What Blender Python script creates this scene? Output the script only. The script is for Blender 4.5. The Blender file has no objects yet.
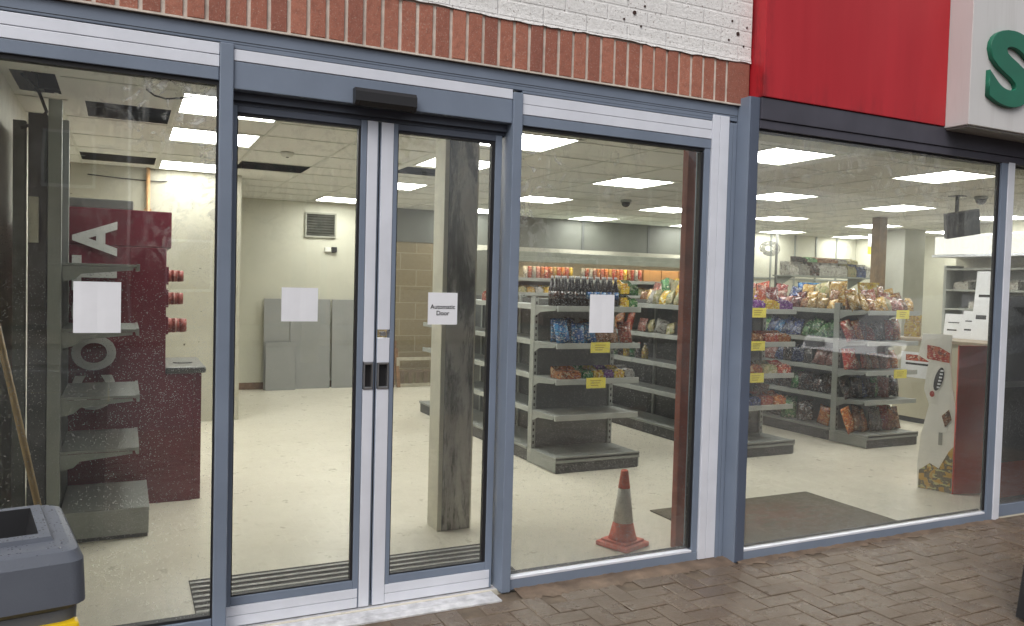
import bpy, bmesh, math, random
from mathutils import Vector, Matrix, Euler
random.seed(7)
R = math.radians
sc = bpy.context.scene
COL = sc.collection
PI = math.pi

# ------------------------------------------------------------------ helpers
class MB:
    """collects shapes into one mesh"""
    def __init__(s):
        s.bm = bmesh.new()
    def _mat(s, faces, mi):
        for f in faces: f.material_index = mi
    def box(s, x0, x1, y0, y1, z0, z1, mi=0, bev=0.0, M=None):
        vs = [s.bm.verts.new((x, y, z)) for x in (x0, x1) for y in (y0, y1) for z in (z0, z1)]
        q = [(0,1,3,2),(4,6,7,5),(0,4,5,1),(2,3,7,6),(0,2,6,4),(1,5,7,3)]
        fs = [s.bm.faces.new([vs[i] for i in f]) for f in q]
        s._mat(fs, mi)
        if bev > 0:
            es = list({e for f in fs for e in f.edges})
            r = bmesh.ops.bevel(s.bm, geom=es, offset=bev, segments=2, affect='EDGES', profile=.6, material=-1)
            vs = list({v for f in r['faces'] for v in f.verts} | {v for v in vs if v.is_valid})
        if M is not None: bmesh.ops.transform(s.bm, matrix=M, verts=[v for v in vs if v.is_valid])
        return s
    def poly(s, pts, mi=0):
        f = s.bm.faces.new([s.bm.verts.new(p) for p in pts]); f.material_index = mi
        return s
    def prism(s, pts, a, b, axis='Y', mi=0):
        """extrude a 2-D outline between a and b along an axis"""
        def P(u, v, w):
            return {'Y': (u, w, v), 'X': (w, u, v), 'Z': (u, v, w)}[axis]
        A = [s.bm.verts.new(P(u, v, a)) for u, v in pts]
        B = [s.bm.verts.new(P(u, v, b)) for u, v in pts]
        n = len(pts); fs = [s.bm.faces.new(A), s.bm.faces.new(B[::-1])]
        for i in range(n):
            fs.append(s.bm.faces.new([A[i], B[i], B[(i+1) % n], A[(i+1) % n]]))
        s._mat(fs, mi); return s
    def tube(s, p0, p1, r0, r1=None, n=12, mi=0, caps=True, smooth=True):
        if r1 is None: r1 = r0
        p0 = Vector(p0); p1 = Vector(p1); d = (p1-p0).normalized()
        u = d.orthogonal().normalized(); w = d.cross(u)
        A = []; B = []
        for i in range(n):
            a = 2*PI*i/n; o = u*math.cos(a)+w*math.sin(a)
            A.append(s.bm.verts.new(p0+o*r0)); B.append(s.bm.verts.new(p1+o*r1))
        for i in range(n):
            f = s.bm.faces.new([A[i], A[(i+1) % n], B[(i+1) % n], B[i]]); f.smooth = smooth; f.material_index = mi
        if caps:
            s.bm.faces.new(A[::-1]).material_index = mi; s.bm.faces.new(B).material_index = mi
        return s
    def path(s, pts, r, n=8, mi=0):
        for a, b in zip(pts, pts[1:]): s.tube(a, b, r, r, n, mi)
        return s
    def lathe(s, prof, n=20, mi=0, c=(0, 0, 0), sx=1, sy=1):
        rings = []
        for r, z in prof:
            rings.append([s.bm.verts.new((c[0]+sx*r*math.cos(2*PI*i/n), c[1]+sy*r*math.sin(2*PI*i/n), c[2]+z)) for i in range(n)])
        for A, B in zip(rings, rings[1:]):
            for i in range(n):
                f = s.bm.faces.new([A[i], A[(i+1) % n], B[(i+1) % n], B[i]]); f.smooth = True; f.material_index = mi
        s.bm.faces.new(rings[0][::-1]).material_index = mi; s.bm.faces.new(rings[-1]).material_index = mi
        return s
    def build(s, name, mats, parent=None, org=(0, 0, 0), loc=None, rot=None):
        bmesh.ops.recalc_face_normals(s.bm, faces=s.bm.faces)
        if any(org): bmesh.ops.translate(s.bm, vec=-Vector(org), verts=s.bm.verts)
        me = bpy.data.meshes.new(name); s.bm.to_mesh(me); s.bm.free()
        for m in (mats if isinstance(mats, (list, tuple)) else [mats]): me.materials.append(m)
        o = bpy.data.objects.new(name, me); COL.objects.link(o)
        if parent is not None: o.parent = parent
        if loc is not None: o.location = loc
        if rot is not None: o.rotation_euler = rot
        return o

def tag(o, label=None, cat=None, group=None, kind=None):
    if label: o['label'] = label
    if cat: o['category'] = cat
    if group: o['group'] = group
    if kind: o['kind'] = kind
    return o
def thing(name, label, cat, loc=(0, 0, 0), rz=0, group=None):
    o = bpy.data.objects.new(name, None); COL.objects.link(o)
    o.location = loc; o.rotation_euler = (0, 0, rz); o.empty_display_size = .1
    return tag(o, label, cat, group)
def copy_tree(o, loc, rot=None, label=None, group=None):
    c = o.copy(); COL.objects.link(c); c.location = loc
    if rot is not None: c.rotation_euler = rot
    if label: c['label'] = label
    if group: c['group'] = group
    for ch in o.children:
        k = ch.copy(); COL.objects.link(k); k.parent = c
        for g in ch.children:
            m = g.copy(); COL.objects.link(m); m.parent = k
    return c
ORD = ['first','second','third','fourth','fifth','sixth','seventh','eighth','ninth','tenth','eleventh','twelfth','thirteenth',
       'fourteenth','fifteenth','sixteenth','seventeenth','eighteenth','nineteenth','twentieth','twenty-first','twenty-second','twenty-third','twenty-fourth',
       'twenty-fifth','twenty-sixth','twenty-seventh','twenty-eighth','twenty-ninth','thirtieth','thirty-first','thirty-second','thirty-third','thirty-fourth','thirty-fifth']
def text_mesh(txt, size, depth, offset=0.0, bevel=0.0, shear=0):
    cu = bpy.data.curves.new('t', 'FONT'); cu.body = txt; cu.size = size; cu.extrude = depth; cu.offset = offset
    cu.bevel_depth = bevel; cu.align_x = 'CENTER'; cu.align_y = 'CENTER'; cu.shear = shear; cu.resolution_u = 6
    o = bpy.data.objects.new('t', cu); COL.objects.link(o)
    bpy.context.view_layer.update()
    dg = bpy.context.evaluated_depsgraph_get()
    me = bpy.data.meshes.new_from_object(o.evaluated_get(dg))
    bpy.data.objects.remove(o); bpy.data.curves.remove(cu)
    return me
def mesh_obj(name, me, mat, parent=None, loc=(0, 0, 0), rot=(0, 0, 0), scale=None):
    me.materials.clear(); me.materials.append(mat)
    o = bpy.data.objects.new(name, me); COL.objects.link(o)
    if parent is not None: o.parent = parent
    o.location = loc; o.rotation_euler = rot
    if scale: o.scale = scale
    return o

# ------------------------------------------------------------------ materials
class NT:
    def __init__(s, name):
        s.m = bpy.data.materials.new(name); s.m.use_nodes = True
        s.t = s.m.node_tree; s.t.nodes.clear()
        s.out = s.n('ShaderNodeOutputMaterial')
    def n(s, t, **k):
        x = s.t.nodes.new(t)
        for a, b in k.items(): setattr(x, a, b)
        return x
    def l(s, a, b): s.t.links.new(a, b)
    def val(s, sock, v):
        if hasattr(v, 'is_linked') or hasattr(v, 'links'): s.l(v, sock)
        else: sock.default_value = v
    def math(s, op, a, b=0.0, clamp=False):
        x = s.n('ShaderNodeMath', operation=op, use_clamp=clamp); s.val(x.inputs[0], a); s.val(x.inputs[1], b); return x.outputs[0]
    def mixc(s, f, a, b, mode='MIX'):
        x = s.n('ShaderNodeMix', data_type='RGBA', blend_type=mode)
        s.val(x.inputs[0], f); s.val(x.inputs[6], a); s.val(x.inputs[7], b); return x.outputs[2]
    def noise(s, vec, scale, detail=4, rough=.55, dist=0):
        x = s.n('ShaderNodeTexNoise'); s.l(vec, x.inputs['Vector']) if vec else None
        x.inputs['Scale'].default_value = scale; x.inputs['Detail'].default_value = detail
        x.inputs['Roughness'].default_value = rough; x.inputs['Distortion'].default_value = dist; return x
    def ramp(s, f, stops, interp='LINEAR'):
        x = s.n('ShaderNodeValToRGB'); x.color_ramp.interpolation = interp
        e = x.color_ramp.elements
        while len(e) < len(stops): e.new(.5)
        for k, (p, c) in zip(e, stops):
            k.position = p; k.color = c if len(c) == 4 else (*c, 1)
        s.l(f, x.inputs[0]); return x.outputs[0]
    def coord(s, kind='Object'): return s.n('ShaderNodeTexCoord').outputs[kind]
    def mapping(s, vec, scale=(1, 1, 1), loc=(0, 0, 0), rot=(0, 0, 0)):
        x = s.n('ShaderNodeMapping'); s.l(vec, x.inputs[0]); x.inputs['Scale'].default_value = scale
        x.inputs['Location'].default_value = loc; x.inputs['Rotation'].default_value = rot; return x.outputs[0]
    def bsdf(s, col, rough=.5, metal=0, spec=.5, bump=None, bstr=.2, bdist=.01, coat=0):
        b = s.n('ShaderNodeBsdfPrincipled')
        s.val(b.inputs['Base Color'], col if not isinstance(col, tuple) else (*col[:3], 1))
        s.val(b.inputs['Roughness'], rough); s.val(b.inputs['Metallic'], metal); b.inputs['Specular IOR Level'].default_value = spec
        b.inputs['Coat Weight'].default_value = coat
        if bump is not None:
            bp = s.n('ShaderNodeBump'); bp.inputs['Strength'].default_value = bstr; bp.inputs['Distance'].default_value = bdist
            s.l(bump, bp.inputs['Height']); s.l(bp.outputs[0], b.inputs['Normal'])
        s.l(b.outputs[0], s.out.inputs[0]); return b
def c4(c): return (*c, 1)
def plain(name, col, rough=.5, metal=0, var=.12, scale=6, bstr=0.0, bscale=60, spec=.5, rvar=.1, coat=0):
    k = NT(name); v = k.coord()
    n = k.noise(v, scale, 5)
    lo = tuple(max(0, x*(1-var)) for x in col); hi = tuple(min(1, x*(1+var)) for x in col)
    c = k.ramp(n.outputs[0], [(.3, lo), (.7, hi)])
    r = k.math('ADD', k.math('MULTIPLY', n.outputs[0], rvar), rough-rvar/2)
    if bstr:
        k.bsdf(c, r, metal, spec, k.noise(v, bscale, 4).outputs[0], bstr, .005, coat)
    else: k.bsdf(c, r, metal, spec, coat=coat)
    return k.m
def emit(name, col, strength):
    k = NT(name); e = k.n('ShaderNodeEmission'); e.inputs[0].default_value = c4(col); e.inputs[1].default_value = strength
    k.l(e.outputs[0], k.out.inputs[0]); return k.m

FRAME = plain('frame_blue', (.185, .225, .295), .42, 0, .10, 3, .04, 300)
FRAME_POST_SHADE = plain('frame_post_shade', (.085, .105, .15), .42, 0, .10, 3, .04, 300)  # corner post front: frame blue darkened for the shade under the fascia
FRAME_RECESS_SHADE = plain('frame_recess_shade', (.085, .10, .135), .45, 0, .10, 3, .04, 300)  # frame blue darkened for the shade inside the door recess
FRAME_SHADE_PLUM = plain('frame_shade_plum', (.062, .060, .078), .5, 0, .2, 4)  # window head: shade under the sign put into the frame colour
ALU = plain('aluminium', (.76, .785, .86), .38, .15, .06, 5, .03, 200)
THRESH = plain('threshold_alu', (.72, .72, .74), .4, .3, .25, 18, .1, 90)
RUBBER = plain('rubber', (.012, .012, .014), .55)
BLACKP = plain('black_plastic', (.02, .02, .022), .4)
PAPER = plain('paper', (.80, .81, .85), .75, 0, .04, 8)
INK = plain('ink', (.01, .01, .012), .7)
CREAM = plain('cream_wall', (.54, .53, .44), .7, 0, .07, 1.6, .08, 60)
STEEL = plain('shelf_metal', (.25, .265, .25), .42, .1, .10, 5)
STEEL_L = plain('shelf_strip', (.36, .375, .355), .35, .1, .10, 7)
DARKBACK = plain('back_panel_grey', (.135, .14, .135), .5, 0, .10, 4)
RUNBACK = plain('back_panel_dark', (.075, .08, .078), .5, 0, .15, 4)
KICK = plain('kick_plate', (.05, .052, .055), .5, 0, .2, 20)
YELLOW = plain('price_yellow', (.80, .70, .10), .6, 0, .05, 10)
CARDTXT = plain('price_print', (.45, .36, .05), .6)
CHROME = plain('steel_fitting', (.45, .45, .46), .3, .9, .1, 20)
BROWNPIER = plain('red_brown_paint', (.34, .095, .065), .6, 0, .25, 8, .15, 60)
k = NT('fascia_red'); v = k.coord()
n1 = k.noise(k.mapping(v, (1, 1, .12)), 5, 4); n2 = k.noise(v, .9, 2); n3 = k.noise(k.mapping(v, (1, 1, .3)), 16, 5, .7)
c = k.ramp(n1.outputs[0], [(.3, (.40, .014, .022)), (.7, (.48, .024, .034))])
c = k.mixc(k.ramp(n2.outputs[0], [(.45, (0, 0, 0)), (.7, (.35, .35, .35))]), c, (.50, .06, .06, 1))
sp_ = k.n('ShaderNodeSeparateXYZ'); k.l(v, sp_.inputs[0])
low = k.math('MULTIPLY', k.math('SUBTRACT', .16, sp_.outputs[2], True), 4.5, True)
left = k.math('MULTIPLY', k.math('SUBTRACT', -.53, sp_.outputs[0], True), 9, True)
dirt = k.math('MULTIPLY', k.math('MAXIMUM', k.math('MULTIPLY', low, .5), left), k.ramp(n3.outputs[0], [(.46, (0, 0, 0)), (.66, (1, 1, 1))]))
c = k.mixc(dirt, c, (.07, .015, .018, 1))
wv = k.noise(v, 1.6, 1)
k.bsdf(c, k.math('ADD', .30, k.math('MULTIPLY', n1.outputs[0], .25)), 0, .35, wv.outputs[0], .25, .02)
RED = k.m
k = NT('sign_white'); v = k.coord()
n1 = k.noise(k.mapping(v, (1, 1, .08)), 7, 5, .65); n2 = k.noise(v, 1.2, 3)
c = k.ramp(n2.outputs[0], [(.3, (.57, .56, .555)), (.7, (.65, .64, .635))])
c = k.mixc(k.ramp(n1.outputs[0], [(.52, (0, 0, 0)), (.72, (.45, .45, .45))]), c, (.42, .40, .38, 1))
k.bsdf(c, .45, 0, .4, n2.outputs[0], .1, .02); WHITESIGN = k.m
SIGNEDGE = plain('sign_edge', (.72, .70, .74), .4, 0, .05, 3)
GREEN = plain('sign_green', (.008, .13, .075), .4)
MAROON = plain('maroon_panel', (.12, .010, .024), .38, 0, .10, 6)
LETTER = plain('letter_grey', (.62, .62, .60), .45, 0, .08, 9)
CUP = plain('paper_cup', (.24, .045, .035), .5, 0, .12, 30)
CUPTXT = plain('cup_print', (.42, .22, .18), .6)
DARKTOP = plain('worktop', (.06, .06, .058), .35)
GREYPANEL = plain('grey_panel', (.27, .275, .27), .45, 0, .08, 2.5)
WOOD = plain('broom_wood', (.36, .24, .10), .55, 0, .2, 14)
WOODD = plain('old_wood', (.16, .09, .05), .65, 0, .3, 14)
COPPER = plain('pipe', (.42, .24, .11), .5, 0, .2, 15)
CABLE = plain('cable', (.02, .02, .022), .5)
BLUEP = plain('blue_plastic', (.02, .09, .32), .4)
YELP = plain('yellow_plastic', (.75, .5, .01), .4)
BINGREY = None
CAR_PAINT = plain('silver_paint', (.55, .56, .58), .25, .5, .03, 2, coat=.5)
GLASSDARK = plain('dark_glass', (.02, .022, .025), .08)
LAMP = emit('lamp_panel', (1.0, .985, .93), 21.5)
LAMPW = emit('lamp_warm', (1.0, .80, .52), 20.0)
LAMPG = emit('lamp_gantry', (1.0, .96, .84), 1.5)

# floor vinyl
k = NT('vinyl_floor'); v = k.coord()
n1 = k.noise(v, 1.3, 6, .6); n2 = k.noise(v, 9, 6, .7); n3 = k.noise(k.mapping(v, (1, 6, 1)), 14, 3)
c = k.ramp(n1.outputs[0], [(.3, (.64, .60, .50)), (.7, (.74, .70, .595))])
c = k.mixc(k.ramp(n2.outputs[0], [(.56, (0, 0, 0)), (.75, (.5, .5, .5))]), c, (.50, .455, .34, 1))
c = k.mixc(k.ramp(n3.outputs[0], [(.66, (0, 0, 0)), (.72, (.25, .25, .25))]), c, (.28, .26, .2, 1))
sc1 = k.noise(k.mapping(v, (1, .22, 1), rot=(0, 0, .5)), 16, 4, .7); sc2 = k.noise(k.mapping(v, (.2, 1, 1), rot=(0, 0, -.3)), 13, 4, .7); wear = k.noise(v, .55, 3)
c = k.mixc(k.ramp(sc1.outputs[0], [(.645, (0, 0, 0)), (.67, (.3, .3, .3))]), c, (.36, .33, .27, 1)); c = k.mixc(k.ramp(sc2.outputs[0], [(.655, (0, 0, 0)), (.68, (.3, .3, .3))]), c, (.40, .36, .29, 1))
c = k.mixc(k.ramp(wear.outputs[0], [(.45, (0, 0, 0)), (.65, (.30, .30, .30))]), c, (.50, .46, .37, 1))
k.bsdf(c, k.math('ADD', .14, k.math('MULTIPLY', n2.outputs[0], .36)), 0, .5, n2.outputs[0], .05, .003)
FLOOR = k.m
# ceiling tile
k = NT('ceiling_tile'); v = k.coord()
n1 = k.noise(v, .9, 4); n2 = k.noise(v, 120, 2)
c = k.ramp(n1.outputs[0], [(.3, (.72, .715, .67)), (.7, (.80, .795, .75))])
c = k.mixc(k.ramp(k.noise(v, 2.3, 6, .7).outputs[0], [(.60, (0, 0, 0)), (.78, (.4, .4, .4))]), c, (.38, .34, .25, 1))
k.bsdf(c, .85, 0, .2, n2.outputs[0], .15, .003)
TILE = k.m
TBAR = plain('ceiling_bar', (.62, .62, .56), .5)
VOID = plain('ceiling_void', (.07, .075, .08), .9, 0, .4, 3, .3, 12)
# stained plaster wall (vestibule)
k = NT('stained_plaster'); v = k.coord()
n1 = k.noise(v, 1.1, 6, .6); n2 = k.noise(v, 5.5, 7, .7)
c = k.ramp(n1.outputs[0], [(.3, (.36, .345, .28)), (.7, (.46, .445, .375))])
c = k.mixc(k.ramp(n2.outputs[0], [(.58, (0, 0, 0)), (.70, (.7, .7, .7))]), c, (.42, .37, .26, 1))
c = k.mixc(k.ramp(k.noise(v, 22, 2).outputs[0], [(.74, (0, 0, 0)), (.76, (1, 1, 1))]), c, (.10, .09, .07, 1))
k.bsdf(c, .8, 0, .3, n2.outputs[0], .2, .006)
PLASTER = k.m
# blockwork
k = NT('blockwork'); v = k.mapping(k.coord(), rot=(R(90), 0, 0))
b = k.n('ShaderNodeTexBrick'); k.l(v, b.inputs[0]); b.inputs['Scale'].default_value = 1
b.inputs['Brick Width'].default_value = .45; b.inputs['Row Height'].default_value = .225; b.inputs['Mortar Size'].default_value = .006
b.inputs['Color1'].default_value = (.20, .165, .10, 1); b.inputs['Color2'].default_value = (.235, .19, .12, 1); b.inputs['Mortar'].default_value = (.32, .28, .20, 1)
nn = k.noise(k.coord(), 30, 4)
c = k.mixc(.25, b.outputs[0], k.ramp(nn.outputs[0], [(.3, (.13, .11, .07)), (.7, (.27, .23, .16))]))
k.bsdf(c, .85, 0, .2, nn.outputs[0], .3, .005)
BLOCK = k.m
DARKWALL = plain('grey_green_panel', (.115, .12, .105), .6, 0, .2, 1.5)
# painted brick (white)
k = NT('painted_brick'); v = k.coord(); vm = k.mapping(v, rot=(R(90), 0, 0))
b = k.n('ShaderNodeTexBrick'); k.l(vm, b.inputs[0]); b.inputs['Scale'].default_value = 1
b.inputs['Brick Width'].default_value = .225; b.inputs['Row Height'].default_value = .075; b.inputs['Mortar Size'].default_value = .006; b.inputs['Mortar Smooth'].default_value = .5
b.inputs['Color1'].default_value = (1, 1, 1, 1); b.inputs['Color2'].default_value = (.95, .95, .95, 1); b.inputs['Mortar'].default_value = (0, 0, 0, 1)
nb = k.noise(v, 55, 5, .7); nf = k.noise(v, 210, 3)
c = k.ramp(nb.outputs[0], [(.25, (.70, .69, .67)), (.6, (.86, .85, .84))])
c = k.mixc(k.ramp(k.noise(v, 90, 3, .6).outputs[0], [(.62, (0, 0, 0)), (.68, (.8, .8, .8))]), c, (.24, .19, .17, 1))
c = k.mixc(k.ramp(k.noise(v, 6, 5, .6).outputs[0], [(.66, (0, 0, 0)), (.8, (.5, .5, .5))]), c, (.4, .36, .34, 1))
h = k.math('ADD', k.math('MULTIPLY', b.outputs[0], .32), k.math('ADD', k.math('MULTIPLY', nb.outputs[0], .55), k.math('MULTIPLY', nf.outputs[0], .2)))
k.bsdf(c, .8, 0, .3, h, .9, .010)
PBRICK = k.m
# red brick of the soldier course: colour varies by brick (attribute)
def brickmat(name, stops, wet=False, rough=.8):
    k = NT(name); v = k.coord()
    at = k.n('ShaderNodeAttribute'); at.attribute_name = 'tone'
    c = k.ramp(at.outputs['Fac'], stops)
    nz = k.noise(v, 40, 5, .7); ng = k.noise(v, 150, 4, .7)
    c = k.mixc(k.ramp(nz.outputs[0], [(.30, (.5, .5, .5)), (.55, (0, 0, 0))]), c, tuple(x*.65 for x in stops[0][1])+(1,))
    c = k.mixc(k.ramp(ng.outputs[0], [(.56, (0, 0, 0)), (.66, (.65, .65, .65))]), c, (.50, .36, .29, 1) if not wet else (.30, .25, .20, 1))
    r = rough
    if wet:
        big = k.noise(v, 1.6, 5, .65)
        dirt = k.ramp(big.outputs[0], [(.42, (0, 0, 0)), (.64, (.75, .75, .75))])
        c = k.mixc(dirt, c, (.115, .085, .062, 1))
        r = k.ramp(k.noise(v, 3.1, 6, .7).outputs[0], [(.38, (.13, .13, .13)), (.64, (.50, .50, .50))])
    hh = k.math('ADD', nz.outputs[0], k.math('MULTIPLY', ng.outputs[0], .6))
    k.bsdf(c, r, 0, .5, hh, .55, .006)
    return k.m
BRICK = brickmat('red_brick', [(0, (.28, .10, .07)), (.5, (.37, .135, .088)), (1, (.45, .175, .115))])
MORTAR = plain('mortar', (.62, .55, .48), .9, 0, .2, 20, .5, 80)
PAVER = brickmat('wet_paver', [(0, (.125, .088, .062)), (.4, (.145, .104, .073)), (.7, (.158, .115, .081)), (1, (.172, .130, .094))], True)
JOINT = plain('paver_joint', (.13, .098, .07), .8, 0, .35, 12, .5, 60)
DIRTSTRIP = plain('dirty_mortar', (.155, .11, .078), .7, 0, .4, 9, .9, 40)
ASPHALT = plain('asphalt', (.055, .055, .058), .6, 0, .2, 3, .5, 60)
# door mat ribs, carpet mat
MATRIB = plain('mat_rib', (.30, .30, .29), .45, .3, .2, 30)
MATCARPET = plain('mat_carpet', (.035, .035, .035), .9, 0, .3, 60)
k = NT('floor_mat'); v = k.coord()
n1 = k.noise(v, 7, 5, .7); n2 = k.noise(v, 160, 2)
c = k.ramp(n1.outputs[0], [(.3, (.095, .085, .062)), (.7, (.15, .132, .10))])
reg = k.n('ShaderNodeTexGradient', gradient_type='SPHERICAL'); k.l(k.mapping(v, (1.6, 2.6, 1), (0, 0, 0)), reg.inputs[0])
letters = k.n('ShaderNodeTexVoronoi'); k.l(k.mapping(v, (1, 2.2, 1), rot=(0, 0, .2)), letters.inputs[0]); letters.inputs['Scale'].default_value = 9
lm = k.math('MULTIPLY', k.math('GREATER_THAN', letters.outputs[0], .42), k.math('MULTIPLY', reg.outputs[0], 1.2, True), True)
c = k.mixc(k.math('MULTIPLY', lm, .45), c, (.19, .075, .055, 1))
k.bsdf(c, .95, 0, .1, n2.outputs[0], .4, .006)
FLOORMAT = k.m
# peeled column: dark grey adhesive with pale streaks
k = NT('peeled_pillar'); v = k.coord()
n1 = k.noise(k.mapping(v, (1.3, 1.3, .3)), 6, 7, .7, .35); n2 = k.noise(k.mapping(v, (1.5, 1, .25)), 26, 6, .75); n3 = k.noise(v, 3.0, 5)
c = k.ramp(n1.outputs[0], [(.42, (.04, .042, .041)), (.50, (.17, .17, .165)), (.58, (.62, .61, .57))])
sp = k.n('ShaderNodeSeparateXYZ'); k.l(v, sp.inputs[0])
lowz = k.math('MULTIPLY', k.ramp(n2.outputs[0], [(.36, (0, 0, 0)), (.54, (1, 1, 1))]), k.math('MULTIPLY', k.math('SUBTRACT', 1.5, sp.outputs[2], True), .75, True))
c = k.mixc(lowz, c, (.55, .53, .48, 1))
k.bsdf(c, .6, 0, .4, n2.outputs[0], .35, .006)
PEEL = k.m
# traffic cone
k = NT('cone_red'); v = k.coord()
n1 = k.noise(v, 14, 6, .7)
c = k.ramp(n1.outputs[0], [(.25, (.50, .10, .06)), (.5, (.72, .14, .085)), (.8, (.74, .26, .18))])
k.bsdf(c, .6, 0, .3, n1.outputs[0], .2, .004); CONE = k.m
k = NT('cone_sleeve'); v = k.coord(); n1 = k.noise(v, 22, 6, .75)
c = k.ramp(n1.outputs[0], [(.30, (.30, .27, .22)), (.46, (.66, .64, .57)), (.75, (.78, .77, .70))])
k.bsdf(c, .5); SLEEVE = k.m
# litter bin: grey plastic with rain drops
k = NT('bin_plastic'); v = k.coord()
n1 = k.noise(v, 5, 5)
vo = k.n('ShaderNodeTexVoronoi'); k.l(v, vo.inputs[0]); vo.inputs['Scale'].default_value = 170
geo = k.n('ShaderNodeNewGeometry'); sx = k.n('ShaderNodeSeparateXYZ'); k.l(geo.outputs['Normal'], sx.inputs[0])
topf = k.math('MULTIPLY', k.math('SUBTRACT', sx.outputs[2], .45), 3, True)
sc_ = k.n('ShaderNodeSeparateColor'); k.l(vo.outputs['Color'], sc_.inputs[0]); rad = k.math('MULTIPLY', k.math('SUBTRACT', sc_.outputs[0], .45, True), .75)
drop = k.math('MULTIPLY', k.math('LESS_THAN', vo.outputs['Distance'], rad), topf)
dome = k.math('MULTIPLY', k.math('SUBTRACT', rad, vo.outputs['Distance'], True), topf)
c = k.ramp(n1.outputs[0], [(.3, (.10, .112, .14)), (.7, (.135, .15, .18))])
fine = k.noise(v, 400, 2)
bump = k.math('ADD', k.math('MULTIPLY', dome, 3), k.math('MULTIPLY', fine.outputs[0], .12))
k.bsdf(c, k.math('SUBTRACT', .5, k.math('MULTIPLY', drop, .45)), 0, .5, bump, .9, .005)
BINGREY = k.m
# slotted upright
k = NT('slotted_upright'); v = k.coord()
sp = k.n('ShaderNodeSeparateXYZ'); k.l(v, sp.inputs[0])
fr = k.math('FRACT', k.math('MULTIPLY', sp.outputs[2], 20))
slot = k.math('LESS_THAN', fr, .45)
inx = k.math('LESS_THAN', k.math('ABSOLUTE', sp.outputs[0]), .0065)
c = k.mixc(k.math('MULTIPLY', slot, inx), (.28, .295, .275, 1), (.015, .015, .015, 1))
k.bsdf(c, .45, .1); UPR = k.m
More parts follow.
